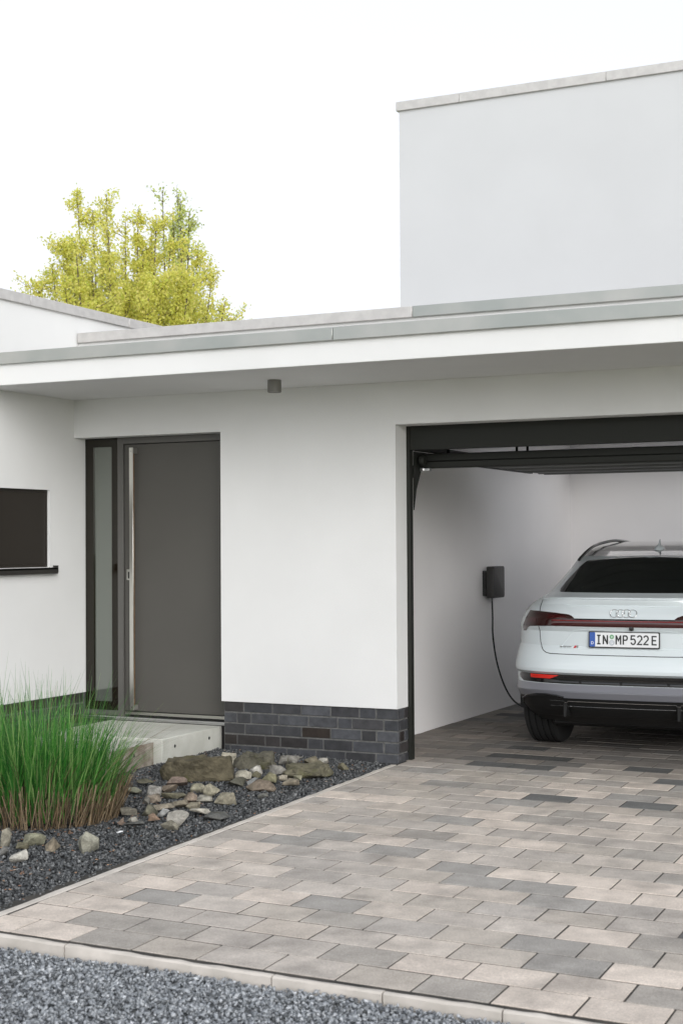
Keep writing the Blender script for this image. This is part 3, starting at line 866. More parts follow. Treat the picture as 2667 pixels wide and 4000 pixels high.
# ------------------------------------------------------------------ wall charger
ch = empty('wall_charger', (-0.53, 3.33, 1.09), 0, 'dark grey square wall charger with hanging cable on the garage wall', 'charger')
def rbox(name, x0, x1, y0, y1, z0, z1, rad, mt, parent):
    """box along x whose outline in y/z has rounded corners"""
    bm = bmesh.new()
    pts = []
    for cy_, cz_, a0 in ((y1 - rad, z1 - rad, 0), (y0 + rad, z1 - rad, 90), (y0 + rad, z0 + rad, 180), (y1 - rad, z0 + rad, 270)):
        for k in range(7):
            a = R(a0 + k * 15)
            pts.append((cy_ + rad * math.cos(a), cz_ + rad * math.sin(a)))
    rings = []
    b_ = 0.004
    cyy, czz = (y0 + y1) / 2, (z0 + z1) / 2
    for x, ins in ((x0, 0), (x1 - b_, 0), (x1 - b_ * .3, b_ * .4), (x1, b_)):
        rings.append([bm.verts.new((x, cyy + (p[0] - cyy) * (1 - ins / (y1 - y0) * 2), czz + (p[1] - czz) * (1 - ins / (z1 - z0) * 2))) for p in pts])
    n = len(pts)
    for r1, r2 in zip(rings, rings[1:]):
        for k in range(n): bm.faces.new((r1[k], r1[(k + 1) % n], r2[(k + 1) % n], r2[k]))
    bm.faces.new(rings[0]); bm.faces.new(rings[-1])
    return obj(name, bm, mt, parent, 30)
rbox('charger_cover', 0.048, 0.12, -0.14, 0.16, 0.0, 0.298, 0.025, M['charger'], ch)
rbox('back_plate', 0.001, 0.048, -0.125, 0.11, 0.016, 0.258, 0.02, M['gloss_black'], ch)
cpts_w = [(-0.452, 3.25, 1.10), (-0.447, 3.25, 0.92), (-0.446, 3.25, 0.745), (-0.419, 3.25, 0.54), (-0.375, 3.25, 0.372), (-0.318, 3.25, 0.235), (-0.252, 3.25, 0.140), (-0.178, 3.26, 0.085), (-0.08, 3.30, 0.045), (0.05, 3.42, 0.016), (0.2, 3.8, 0.014), (0.30, 4.3, 0.014), (0.34, 4.6, 0.06), (0.38, 4.75, 0.35), (0.41, 4.80, 0.70), (0.46, 4.80, 0.86)]
def smooth_path(p, n=6):
    p = [Vector(q) for q in p]
    out = []
    for i in range(len(p) - 1):
        a, b_, c, d = p[max(i - 1, 0)], p[i], p[i + 1], p[min(i + 2, len(p) - 1)]
        for k in range(n):
            t = k / n
            out.append(0.5 * ((2 * b_) + (c - a) * t + (2 * a - 5 * b_ + 4 * c - d) * t * t + (3 * b_ - a - 3 * c + d) * t ** 3))
    out.append(p[-1])
    return out
tube('charging_cable', [(q[0] + 0.53, q[1] - 3.33, q[2] - 1.09) for q in smooth_path(cpts_w)], 0.0085, M['cable'], ch, 8)

# ------------------------------------------------------------------ car
CX, CY, CYAW = 1.47, 0.77, R(1.6)
car = empty('parked_car', (CX, CY, 0.0), CYAW, 'pale ice-blue coupe SUV parked nose-in inside the garage', 'car')
PROF = np.array([
 (0.22, 0.30, 0.84, 0.50, 2.6), (0.30, 0.17, 0.88, 0.52, 2.8), (0.36, 0.09, 0.905, 0.55, 2.9), (0.44, 0.03, 0.925, 0.56, 3.0),
 (0.49, 0.00, 0.935, 0.56, 3.0), (0.498, 0.0, 0.936, 0.56, 3.0), (0.545, 0.035, 0.938, 0.56, 3.0), (0.58, 0.040, 0.94, 0.56, 3.0), (0.618, 0.03, 0.943, 0.56, 3.0),
 (0.635, 0.00, 0.945, 0.56, 3.0), (0.66, -0.004, 0.945, 0.56, 3.0), (0.70, 0.004, 0.942, 0.56, 3.0), (0.76, 0.032, 0.938, 0.57, 3.0),
 (0.80, 0.055, 0.934, 0.57, 3.0), (0.83, 0.072, 0.930, 0.57, 2.9), (0.94, 0.062, 0.920, 0.57, 2.9), (0.975, 0.035, 0.916, 0.57, 2.9),
 (1.035, 0.035, 0.904, 0.58, 2.8), (1.08, 0.055, 0.888, 0.60, 2.7), (1.12, 0.080, 0.868, 0.62, 2.6), (1.14, 0.088, 0.850, 0.62, 2.5), (1.17, 0.072, 0.80, 0.62, 2.4),
 (1.182, 0.070, 0.775, 0.62, 2.4), (1.196, 0.10, 0.757, 0.62, 2.4), (1.215, 0.18, 0.748, 0.60, 2.4), (1.235, 0.25, 0.742, 0.60, 2.4),
 (1.32, 0.49, 0.725, 0.60, 2.4), (1.40, 0.72, 0.705, 0.56, 2.4), (1.455, 0.885, 0.690, 0.48, 2.4), (1.495, 1.01, 0.685, 0.42, 2.4), (1.54, 1.25, 0.665, 0.37, 2.4),
 (1.575, 1.52, 0.65, 0.34, 2.4), (1.597, 1.80, 0.63, 0.33, 2.4), (1.610, 2.1, 0.61, 0.30, 2.4), (1.616, 2.35, 0.58, 0.20, 2.2)])
FRONT = np.array([(0.22, 4.75), (0.30, 4.85), (0.5, 4.90), (0.75, 4.87), (0.9, 4.75), (0.98, 4.45), (1.05, 3.95), (1.10, 3.75), (1.2, 3.55), (1.4, 3.18), (1.5, 2.98), (1.56, 2.84), (1.60, 2.74), (1.616, 2.68)])
def cpar(z): return [float(np.interp(z, PROF[:, 0], PROF[:, k])) for k in (1, 2, 3, 4)]
def rear_y(x, z):
    r_, w, d, n = cpar(z)
    q = min(abs(x) / w, 1.0)
    return r_ + d * (1 - (1 - q ** n) ** (1 / n))
def outline(z, nq=34):
    r_, w, d, n = cpar(z)
    fy = float(np.interp(z, FRONT[:, 0], FRONT[:, 1]))
    fd = 0.75 if z < 0.95 else 0.45
    fd = min(fd, max(0.02, (fy - r_ - d) * 0.9))
    pts = []
    for k in range(-nq, nq + 1):
        th = k / nq * math.pi / 2
        s = math.copysign(abs(math.sin(th)) ** (2 / n), th)
        pts.append((w * s, r_ + d * (1 - abs(math.cos(th)) ** (2 / n))))
    ya, yb = r_ + d, fy - fd
    for k in range(1, 40): pts.append((w, ya + (yb - ya) * k / 40))
    for k in range(-nq, nq + 1):
        th = -k / nq * math.pi / 2
        s = math.copysign(abs(math.sin(th)) ** (2 / 2.6), th)
        pts.append((w * s, fy - fd * (1 - abs(math.cos(th)) ** (2 / 2.6))))
    for k in range(1, 40): pts.append((-w, yb + (ya - yb) * k / 40))
    return pts
WY = (0.88, 3.81)
def in_arch(x, y, z, rad=0.425):
    return abs(x) > 0.60 and any((y - wy) ** 2 + (z - 0.38) ** 2 < rad ** 2 for wy in WY)
def shell(name, z0, z1, mt, cap_top=False, cap_bot=False, step=0.012, shrink=0.0):
    zs = sorted(set([round(z0, 4), round(z1, 4)] + [round(float(z), 4) for z in PROF[:, 0] if z0 < z < z1] + [round(float(z), 4) for z in np.arange(z0, z1, step)]))
    zz = [zs[0]]
    for z in zs[1:]:
        if z - zz[-1] > 0.002: zz.append(z)
    zz[-1] = z1
    bm = bmesh.new()
    rings = [[bm.verts.new((p[0] * (1 - shrink), p[1], z)) for p in outline(z)] for z in zz]
    n = len(rings[0])
    for a, b_ in zip(rings, rings[1:]):
        for k in range(n):
            f_ = (a[k], a[(k + 1) % n], b_[(k + 1) % n], b_[k])
            c = (f_[0].co + f_[2].co) / 2
            if in_arch(c.x, c.y, c.z) and abs(c.x) > 0.72: continue
            bm.faces.new(f_)
    if cap_top: bm.faces.new(rings[-1])
    if cap_bot: bm.faces.new(rings[0])
    for v in [v for v in bm.verts if not v.link_faces]: bm.verts.remove(v)
    return obj(name, bm, mt, car, smooth=22)
shell('body', 0.545, 1.235, M['paint'])
shell('lower_bumper', 0.440, 0.545, M['paint_grey'])
shell('diffuser', 0.235, 0.440, M['car_black'], cap_bot=True)
shell('upper_body', 1.235, 1.500, M['paint'])
shell('roof', 1.500, 1.616, M['roof_paint'], cap_top=True)

def patch(name, top, bot, off, mt, nx_=60, nz=10, thick=0.012, parent=None, smooth=40):
    """raised panel that follows the rear surface; top/bot are (x,z) polylines sharing their x range"""
    top = np.array(top); bot = np.array(bot)
    xs_ = sorted(set(np.round(np.concatenate([np.linspace(top[0, 0], top[-1, 0], nx_), top[:, 0], bot[:, 0]]), 4)))
    bm = bmesh.new()
    fr, bk = [], []
    for x in xs_:
        zt = float(np.interp(x, top[:, 0], top[:, 1])); zb = float(np.interp(x, bot[:, 0], bot[:, 1]))
        zt = max(zt, zb + 0.0015)
        cf, cb = [], []
        for k in range(nz + 1):
            z = zb + (zt - zb) * k / nz
            y = rear_y(x, z)
            edge = 0.0015 if k in (0, nz) else 0.0
            cf.append(bm.verts.new((x, y - off + edge, z)))
            cb.append(bm.verts.new((x, y - off + thick, z)))
        fr.append(cf); bk.append(cb)
    for i in range(len(xs_) - 1):
        for k in range(nz):
            bm.faces.new((fr[i][k], fr[i + 1][k], fr[i + 1][k + 1], fr[i][k + 1]))
            bm.faces.new((bk[i][k], bk[i][k + 1], bk[i + 1][k + 1], bk[i + 1][k]))
        bm.faces.new((fr[i][nz], fr[i + 1][nz], bk[i + 1][nz], bk[i][nz]))
        bm.faces.new((fr[i][0], bk[i][0], bk[i + 1][0], fr[i + 1][0]))
    for c in (0, len(xs_) - 1):
        for k in range(nz):
            bm.faces.new((fr[c][k], fr[c][k + 1], bk[c][k + 1], bk[c][k]))
    return obj(name, bm, mt, parent or car, smooth=smooth)
def sym(pts): return [(-x, z) for x, z in reversed(pts)]
def line(name, pts, rad, mt, off=0.0, n=6, sub=8, parent=None):
    out = []
    for (x0, z0), (x1, z1) in zip(pts, pts[1:]):
        for k in range(sub):
            t = k / sub; x = x0 + (x1 - x0) * t; z = z0 + (z1 - z0) * t
            out.append((x, rear_y(x, z) - off, z))
    x, z = pts[-1]; out.append((x, rear_y(x, z) - off, z))
    return tube(name, out, rad, mt, parent or car, n)

# rear window
gt = [(-0.60, 1.300), (-0.585, 1.36), (-0.565, 1.425), (-0.54, 1.462), (-0.385, 1.479), (-0.2, 1.492), (0, 1.498)]
gb = [(-0.60, 1.250), (-0.585, 1.232), (-0.57, 1.228), (-0.18, 1.229), (0, 1.229)]
rw = patch('rear_window', gt + sym(gt)[1:], gb + sym(gb)[1:], 0.003, M['car_glass'], 70, 16, 0.02, smooth=60)
bt = [(-0.30, 1.503), (-0.2, 1.508), (0, 1.512)]; bb = [(-0.30, 1.494), (-0.2, 1.499), (0, 1.503)]
patch('brake_light', bt + sym(bt)[1:], bb + sym(bb)[1:], 0.006, M['lamp_red'], 40, 3, 0.02)
# tail lights and light bar
tl_top = [(-0.845, 0.958), (-0.83, 1.00), (-0.804, 1.055), (-0.792, 1.088), (-0.683, 1.088), (-0.55, 1.081), (-0.425, 1.070), (-0.395, 1.058), (-0.373, 1.040)]
tl_bot = [(-0.845, 0.930), (-0.808, 0.932), (-0.79, 0.955), (-0.757, 0.972), (-0.677, 0.977), (-0.373, 0.984)]
for s_ in (1, -1):
    t_ = tl_top if s_ == 1 else sym(tl_top); b__ = tl_bot if s_ == 1 else sym(tl_bot)
    tlo = patch('tail_light', t_, b__, 0.006, M['lamp_smoke'], 50, 12, 0.02)
    i_t = [(-0.60, 1.070), (-0.46, 1.060), (-0.43, 1.046)]; i_b = [(-0.60, 1.040), (-0.43, 1.040)]
    if s_ == -1: i_t, i_b = sym(i_t), sym(i_b)
    patch('lamp_element', i_t, i_b, 0.0085, M['lamp_red'], 20, 4, 0.01, parent=tlo)
    i_t = [(-0.78, 1.035), (-0.70, 1.036)]; i_b = [(-0.78, 1.005), (-0.70, 1.003)]
    if s_ == -1: i_t, i_b = sym(i_t), sym(i_b)
    patch('lamp_element', i_t, i_b, 0.0085, M['lamp_red'], 20, 4, 0.01, parent=tlo)
def bar_off(z): return 0.008 + 0.012 * max(0.0, 1 - ((z - 1.008) / 0.028) ** 2)
lb = patch('light_bar', [(-0.56, 1.030), (0.56, 1.030)], [(-0.56, 0.982), (0.56, 0.982)], 0.008, M['lamp_red'], 60, 10, 0.02)
for v in lb.data.vertices:
    if v.co.y < rear_y(v.co.x, v.co.z) - 0.004:
        v.co.y = rear_y(v.co.x, v.co.z) - bar_off(v.co.z)
patch('light_strip', [(-0.55, 1.0285), (0.55, 1.0285)], [(-0.55, 1.021), (0.55, 1.021)], 0.0175, M['red_strip'], 60, 2, 0.006, parent=lb)
patch('bar_trim', [(-0.372, 1.041), (0.372, 1.041)], [(-0.372, 1.0315), (0.372, 1.0315)], 0.010, M['gloss_black'], 60, 2, 0.02, parent=lb)
# spoiler lip
for_l = [(-0.69, 1.176), (-0.6, 1.184), (-0.4, 1.190), (0, 1.192)]
line('spoiler_lip', for_l + sym(for_l)[1:], 0.007, M['paint'], 0.001, 8, 10)
line('body_crease', [(-0.50, 1.130), (0, 1.131), (0.50, 1.130)], 0.0025, M['paint'], 0.0, 6, 14)
# tailgate shut line
gp_ = [(-0.695, 1.165), (-0.693, 1.125), (-0.681, 1.083), (-0.676, 1.031), (-0.673, 0.96), (-0.666, 0.852), (-0.655, 0.818), (-0.635, 0.792), (-0.605, 0.777), (-0.568, 0.771), (-0.3, 0.769), (0, 0.769)]
line('tailgate_seam', gp_ + sym(gp_)[1:], 0.0032, M['car_black'], -0.0005, 6, 6)
# number plate recess edge, number plate
line('recess_edge', [(-0.50, 0.815), (-0.385, 0.95), (-0.30, 0.958), (0.30, 0.958), (0.385, 0.95), (0.50, 0.815), (-0.50, 0.812)], 0.003, M['paint'], 0.0, 6, 10)
pe = empty('number_plate', (0.0, 0.058, 0.8865)); pe.parent = car
pe.rotation_euler = (R(-3.5), 0, 0)
def prect(name, w, h, y0, y1, mt, parent, rad=0.008, loc=(0, 0)):
    bm = bmesh.new()
    pts = []
    for cx_, cz_, a0 in ((w / 2 - rad, h / 2 - rad, 0), (-w / 2 + rad, h / 2 - rad, 90), (-w / 2 + rad, -h / 2 + rad, 180), (w / 2 - rad, -h / 2 + rad, 270)):
        for k in range(5):
            a = R(a0 + k * 22.5); pts.append((cx_ + rad * math.cos(a) + loc[0], cz_ + rad * math.sin(a) + loc[1]))
    a = [bm.verts.new((p[0], y0, p[1])) for p in pts]; b_ = [bm.verts.new((p[0], y1, p[1])) for p in pts]
    bm.faces.new(a); bm.faces.new(b_[::-1]); n = len(pts)
    for k in range(n): bm.faces.new((a[k], b_[k], b_[(k + 1) % n], a[(k + 1) % n]))
    return obj(name, bm, mt, parent)
prect('plate_holder', 0.532, 0.122, -0.004, 0.006, M['plate_black'], pe)
prect('plate_field', 0.516, 0.106, -0.006, -0.0035, M['plate_white'], pe, 0.007)
prect('country_band', 0.042, 0.1055, -0.0068, -0.0055, M['plate_blue'], pe, 0.005, (-0.2365, 0))
text_mesh('country_letter', 'D', 0.030, M['white_ink'], pe, 0.0004, 0.0002, 0.95, (-0.2365, -0.0071, -0.026))
for k in range(12):
    a = 2 * math.pi * k / 12
    prect('star', 0.0035, 0.0035, -0.0073, -0.0066, M['star_blue'], pe, 0.0012, (-0.2365 + 0.0125 * math.cos(a), 0.021 + 0.0125 * math.sin(a)))
# plate characters drawn as pressed strokes
def strokes(name, segs, cx_, w, h, th=0.0105):
    bm = bmesh.new()
    for si, pl__ in enumerate(segs):
        pts = [Vector((cx_ + p[0] * w, 0, (p[1] - .5) * h)) for p in pl__]
        e = -0.0072 - 0.00004 * si
        L_, R_ = [], []
        for i, p in enumerate(pts):
            d0 = (pts[i] - pts[i - 1]).normalized() if i > 0 else (pts[1] - pts[0]).normalized()
            d1 = (pts[i + 1] - pts[i]).normalized() if i < len(pts) - 1 else d0
            t_ = (d0 + d1).normalized()
            nrm = Vector((-t_.z, 0, t_.x))
            k = 1 / max(0.5, nrm.dot(Vector((-d0.z, 0, d0.x))))
            a = p + nrm * th / 2 * k; b_ = p - nrm * th / 2 * k
            L_.append((bm.verts.new((a.x, e, a.z)), bm.verts.new((a.x, -0.0058, a.z))))
            R_.append((bm.verts.new((b_.x, e, b_.z)), bm.verts.new((b_.x, -0.0058, b_.z))))
        for i in range(len(pts) - 1):
            bm.faces.new((L_[i][0], L_[i + 1][0], R_[i + 1][0], R_[i][0]))
            bm.faces.new((L_[i][0], L_[i][1], L_[i + 1][1], L_[i + 1][0]))
            bm.faces.new((R_[i][0], R_[i + 1][0], R_[i + 1][1], R_[i][1]))
        bm.faces.new((L_[0][0], R_[0][0], R_[0][1], L_[0][1])); bm.faces.new((L_[-1][0], L_[-1][1], R_[-1][1], R_[-1][0]))
    return obj(name, bm, M['plate_black'], pe)
def arc(cx_, cz_, rx, rz, a0, a1, n=8): return [(cx_ + rx * math.cos(R(a0 + (a1 - a0) * k / n)), cz_ + rz * math.sin(R(a0 + (a1 - a0) * k / n))) for k in range(n + 1)]
H = 0.066
two = arc(0, .73, .42, .27, 165, 0) + [(.40, .60), (-.40, .05), (.48, .05)]
five = [(.40, .98), (-.36, .98), (-.40, .58)] + arc(0, .33, .42, .30, 120, -165, 12)
chars = [('I', [[(0, .04), (0, .96)], [(-.5, .97), (.5, .97)], [(-.5, .03), (.5, .03)]], -0.188, 0.026),
         ('N', [[(-.42, -.02), (-.42, 1.02)], [(.42, -.02), (.42, 1.02)], [(-.40, .95), (.40, .05)]], -0.138, 0.036),
         ('M', [[(-.45, -.02), (-.45, 1.02)], [(.45, -.02), (.45, 1.02)], [(-.42, .96), (0, .42), (.42, .96)]], -0.040, 0.037),
         ('P', [[(-.42, -.02), (-.42, 1.02)], [(-.4, .96), (.1, .96)] + arc(.1, .72, .34, .24, 80, -80, 8) + [(-.4, .48)]], 0.011, 0.034),
         ('5', [five], 0.070, 0.038), ('2', [two], 0.118, 0.038), ('2', [two], 0.165, 0.038),
         ('E', [[(-.42, -.02), (-.42, 1.02)], [(-.42, .95), (.48, .95)], [(-.42, .5), (.36, .5)], [(-.42, .05), (.48, .05)]], 0.226, 0.036)]
for chn, segs, cx_, w in chars:
    strokes('plate_character', segs, cx_, w, H)
sl = lathe('inspection_seal', [(0.0001, -0.0066), (0.0165, -0.0066), (0.0165, -0.0055), (0.0001, -0.0055)], M['green_seal'], pe, 24, 'y', (-0.090, 0, 0.021))
sl.location = (0, 0, 0)
for k in range(6):
    a = math.pi * k / 6
    bm = bmesh.new()
    c_, s_ = math.cos(a), math.sin(a)
    vv = [bm.verts.new((-0.090 + u * c_ - v_ * s_, -0.0070 - k * .00002, 0.021 + u * s_ + v_ * c_)) for u, v_ in ((-.015, -.0005), (.015, -.0005), (.015, .0005), (-.015, .0005))]
    bm.faces.new(vv); obj('seal_ray', bm, M['plate_white'], pe)
lathe('state_seal', [(0.0001, -0.0064), (0.0215, -0.0064), (0.0215, -0.0055), (0.0001, -0.0055)], M['grey_seal'], pe, 28, 'y', (-0.090, 0, -0.022))
prect('seal_shield', 0.017, 0.019, -0.0069, -0.006, M['plate_white'], pe, 0.004, (-0.090, -0.022))
for dx, dz in ((-.0045, -.0185), (.0, -.0255), (.0045, -.0185), (0, -.0155), (-.0045, -.026)):
    prect('seal_mark', 0.0035, 0.0045, -0.0074, -0.0066, M['seal_line'], pe, 0.0008, (-0.090 + dx, dz))
lathe('plate_screw', [(0.0001, -0.0105), (0.004, -0.0100), (0.006, -0.006), (0.0001, -0.0055)], M['plate_black'], pe, 16, 'y', (-0.141, 0, -0.003))
lathe('plate_screw', [(0.0001, -0.0105), (0.004, -0.0100), (0.006, -0.006), (0.0001, -0.0055)], M['white_ink'], pe, 16, 'y', (0.132, 0, -0.006))
# emblem: four interlocked rings
em = empty('emblem', (0, rear_y(0, 1.081) - 0.003, 1.0815)); em.parent = car
em.rotation_euler = (R(-27), 0, 0)
for k in range(4):
    bm = bmesh.new()
    cx_ = (k - 1.5) * 0.0455
    pts = [Vector((cx_ + 0.0315 * math.cos(2 * math.pi * a / 40), (0.0012 if math.sin(2 * math.pi * a / 40) > 0 else -0.0012) * (1 if k % 2 else -1) - .003, 0.0315 * math.sin(2 * math.pi * a / 40))) for a in range(40)]
    rings = []
    for i, p in enumerate(pts):
        th = 2 * math.pi * i / 40; o_ = Vector((math.cos(th), 0, math.sin(th)))
        rings.append([bm.verts.new(p + o_ * 0.0027 * math.cos(b) + Vector((0, 1, 0)) * 0.0027 * math.sin(b)) for b in [2 * math.pi * q / 8 for q in range(8)]])
    for i in range(40):
        a, b_ = rings[i], rings[(i + 1) % 40]
        for q in range(8): bm.faces.new((a[q], a[(q + 1) % 8], b_[(q + 1) % 8], b_[q]))
    obj('emblem_ring', bm, M['chrome'], em, 60)
# model lettering
by_ = rear_y(-0.425, 0.826) - 0.003
bg_ = empty('badge', (-0.425, by_, 0.826)); bg_.parent = car; bg_.rotation_euler = (R(-29), 0, R(-5))
text_mesh('badge_lettering', 'e-tron', 0.026, M['chrome'], bg_, 0.0004, 0.0012, 1.35, (-0.026, -0.001, 0.0))
bm = bmesh.new()
vv = [(0.036, -0.0105), (0.052, -0.0105), (0.060, 0.0105), (0.044, 0.0105)]
a = [bm.verts.new((p[0], -0.0022, p[1])) for p in vv]; b_ = [bm.verts.new((p[0], 0.001, p[1])) for p in vv]
bm.faces.new(a); bm.faces.new(b_[::-1])
for k in range(4): bm.faces.new((a[k], b_[k], b_[(k + 1) % 4], a[(k + 1) % 4]))
obj('badge_block', bm, M['badge_red'], bg_)
text_mesh('badge_lettering', 'S', 0.028, M['chrome'], bg_, 0.0006, 0.0012, 1.35, (0.066, -0.0026, -0.001))
# reversing camera
lathe('rear_camera', [(0.0001, -0.028), (0.016, -0.026), (0.020, 0.0), (0.020, 0.02), (0.0001, 0.02)], M['gloss_black'], car, 20, 'y', (0.062, 0.048, 0.972))
# bumper band, reflectors, creases, diffuser trim
bt = [(-0.862, 0.598), (-0.843, 0.616), (-0.5, 0.617), (0, 0.617)]; bb = [(-0.862, 0.575), (-0.82, 0.550), (-0.5, 0.548), (0, 0.548)]
band = patch('bumper_band', bt + sym(bt)[1:], bb + sym(bb)[1:], 0.004, M['gloss_black'], 90, 8, 0.02)
for z in (0.595, 0.572):
    line('band_rib', [(-0.50, z), (0.50, z)], 0.0028, M['gloss_black'], 0.006, 6, 30, parent=band)
for x in (-0.33, -0.02, 0.33):
    lathe('parking_sensor', [(0.0001, -0.003), (0.011, -0.002), (0.012, 0.003), (0.0001, 0.004)], M['car_black'], band, 20, 'y', (x, rear_y(x, 0.572) - 0.005, 0.566))
for s_ in (1, -1):
    t_ = [(-0.745, 0.611), (-0.50, 0.611)]; b_ = [(-0.745, 0.582), (-0.575, 0.582), (-0.50, 0.6095)]
    if s_ == -1: t_, b_ = sym(t_), sym(b_)
    patch('rear_reflector', t_, b_, 0.009, M['reflector'], 30, 4, 0.012)
line('bumper_crease', [(-0.72, 0.497), (0, 0.499), (0.72, 0.497)], 0.003, M['paint_grey'], 0.001, 6, 20)
dt = [(-0.865, 0.362), (-0.84, 0.405), (-0.778, 0.436), (-0.69, 0.452), (-0.60, 0.458), (-0.52, 0.452), (-0.46, 0.442), (0, 0.442)]
db = [(-0.865, 0.30), (-0.80, 0.28), (0, 0.29)]
patch('diffuser_panel', dt + sym(dt)[1:], db + sym(db)[1:], 0.006, M['car_black'], 70, 12, 0.02)
arch_line = [(-0.87, 0.345), (-0.865, 0.375), (-0.84, 0.415), (-0.778, 0.444), (-0.69, 0.461), (-0.60, 0.466), (-0.52, 0.460), (-0.46, 0.448)]
line('bumper_lip', arch_line, 0.006, M['gloss_black'], 0.006, 8, 5)
line('bumper_lip', sym(arch_line), 0.006, M['gloss_black'], 0.006, 8, 5)
segs = [[(-0.58, 0.417), (-0.464, 0.418), (-0.462, 0.406), (-0.437, 0.406), (-0.431, 0.418), (0, 0.418), (0.382, 0.418), (0.388, 0.406), (0.411, 0.406), (0.417, 0.418), (0.58, 0.417)],
        [(-0.58, 0.376), (-0.474, 0.377)], [(-0.441, 0.377), (0.375, 0.377)], [(0.41, 0.377), (0.58, 0.376)]]
for s_ in segs: line('diffuser_trim', s_, 0.0022, M['chrome'], 0.008, 6, 6)
for x in (-0.452, 0.40):
    box('diffuser_fin', x - 0.012, x + 0.012, 0.05, 0.5, 0.30, 0.40, M['car_black'], car, 0.003)
box('underbody', -0.66, 0.66, 0.42, 4.5, 0.19, 0.60, M['car_black'], car, 0.02)
# roof rails
for s_ in (-1, 1):
    pr_ = [(0.600, 1.03, 1.468), (0.590, 1.24, 1.535), (0.582, 1.52, 1.588), (0.572, 2.0, 1.621), (0.566, 2.3, 1.622), (0.575, 2.8, 1.600), (0.585, 3.0, 1.56)]
    bm = bmesh.new()
    path = smooth_path([(s_ * p[0], p[1], p[2]) for p in pr_], 6)
    add_tube(bm, path, 0.013, 8)
    obj('roof_rail', bm, M['gloss_black'], car, 50)
# shark-fin aerial
bm = bmesh.new()
secs = [(1.505, 0.040, 0.060), (1.575, 0.036, 0.052), (1.590, 0.020, 0.036), (1.606, 0.007, 0.020), (1.632, 0.003, 0.010)]
prev = None
for z, hx, hy in [(1.545, 0.042, 0.085), (1.566, 0.040, 0.080), (1.577, 0.026, 0.060), (1.590, 0.009, 0.040), (1.632, 0.0035, 0.014)]:
    yc = 1.36 + (z - 1.56) * 0.35
    ring = [bm.verts.new((hx * math.cos(a) - 0.012, yc + hy * math.sin(a), z)) for a in [2 * math.pi * k / 16 for k in range(16)]]
    if prev:
        for k in range(16): bm.faces.new((prev[k], prev[(k + 1) % 16], ring[(k + 1) % 16], ring[k]))
    else: bm.faces.new(ring)
    prev = ring
bm.faces.new(prev)
obj('roof_aerial', bm, M['paint'], car, 50)
# side glass strips and mirrors
for s_ in (-1, 1):
    bm = bmesh.new()
    V2 = []
    n = 30
    for i in range(n + 1):
        y = 1.25 + (3.15 - 1.25) * i / n
        zt = min(float(np.interp(y, [1.25, 1.6, 2.3, 2.8, 3.15], [1.27, 1.44, 1.53, 1.48, 1.27])), 1.53)
        col_ = []
        for k in range(5):
            z = 1.245 + (zt - 1.245) * k / 4
            r_, w, d, nn = cpar(z)
            yy = max(y, 0)
            w_at = w if yy > r_ + d else w * (1 - max(0.0, ((r_ + d - yy) / d)) ** nn) ** (1 / nn)
            col_.append(bm.verts.new((s_ * (w_at + 0.004), y, z)))
        V2.append(col_)
    for a, b_ in zip(V2, V2[1:]):
        for k in range(4): bm.faces.new((a[k], b_[k], b_[k + 1], a[k + 1]))
    obj('side_window', bm, M['car_glass'], car, 60)
    bm = bmesh.new()
    add_box(bm, 0, 0.17, 3.02, 3.12, 1.07, 1.20, 0.03, 2)
    for v in bm.verts: v.co.x = s_ * (v.co.x + 0.86)
    obj('door_mirror', bm, M['gloss_black'], car, 50)
# wheels
def wheel(x, y, s_):
    we = empty('wheel', (x, y, 0.38)); we.parent = car
    hw = 0.132
    prof = [(0.27, -hw + .01), (0.34, -hw), (0.365, -hw + .012)]
    def g(h): return [(0.379, h - 0.030), (0.380, h - 0.0065), (0.368, h - 0.005), (0.368, h + 0.005), (0.380, h + 0.0065)]
    for h_ in (-0.078, -0.028, 0.022, 0.072): prof += g(h_)
    prof += [(0.379, 0.105), (0.365, hw - .012), (0.34, hw), (0.27, hw - .01)]
    lathe('tyre', prof, M['rubber'], we, 72, 'x')
    bm = bmesh.new()
    for k in range(10):
        a = 2 * math.pi * k / 10
        p0 = Vector((s_ * 0.09, 0.05 * math.cos(a), 0.05 * math.sin(a))); p1 = Vector((s_ * 0.105, 0.265 * math.cos(a), 0.265 * math.sin(a)))
        add_tube(bm, [p0, p1], [0.03, 0.018], 6)
    obj('rim', bm, M['rim'], we, 40)
    lathe('rim_barrel', [(0.262, -0.12), (0.272, -0.12), (0.272, 0.12), (0.262, 0.12)], M['rim'], we, 48, 'x')
for x in (-0.80, 0.80):
    for y in WY: wheel(x, y, 1 if x > 0 else -1)
# wheel wells
for x in (-1, 1):
    for y in WY:
        bm = bmesh.new()
        prev = None
        for k in range(17):
            a = math.pi * k / 16 * 1.1 - 0.16
            ring = [bm.verts.new((x * q, y + 0.43 * math.cos(a), 0.38 + 0.43 * math.sin(a))) for q in (0.60, 0.925)]
            if prev: bm.faces.new((prev[0], prev[1], ring[1], ring[0]))
            prev = ring
        obj('wheel_arch', bm, M['car_black'], car, 60)

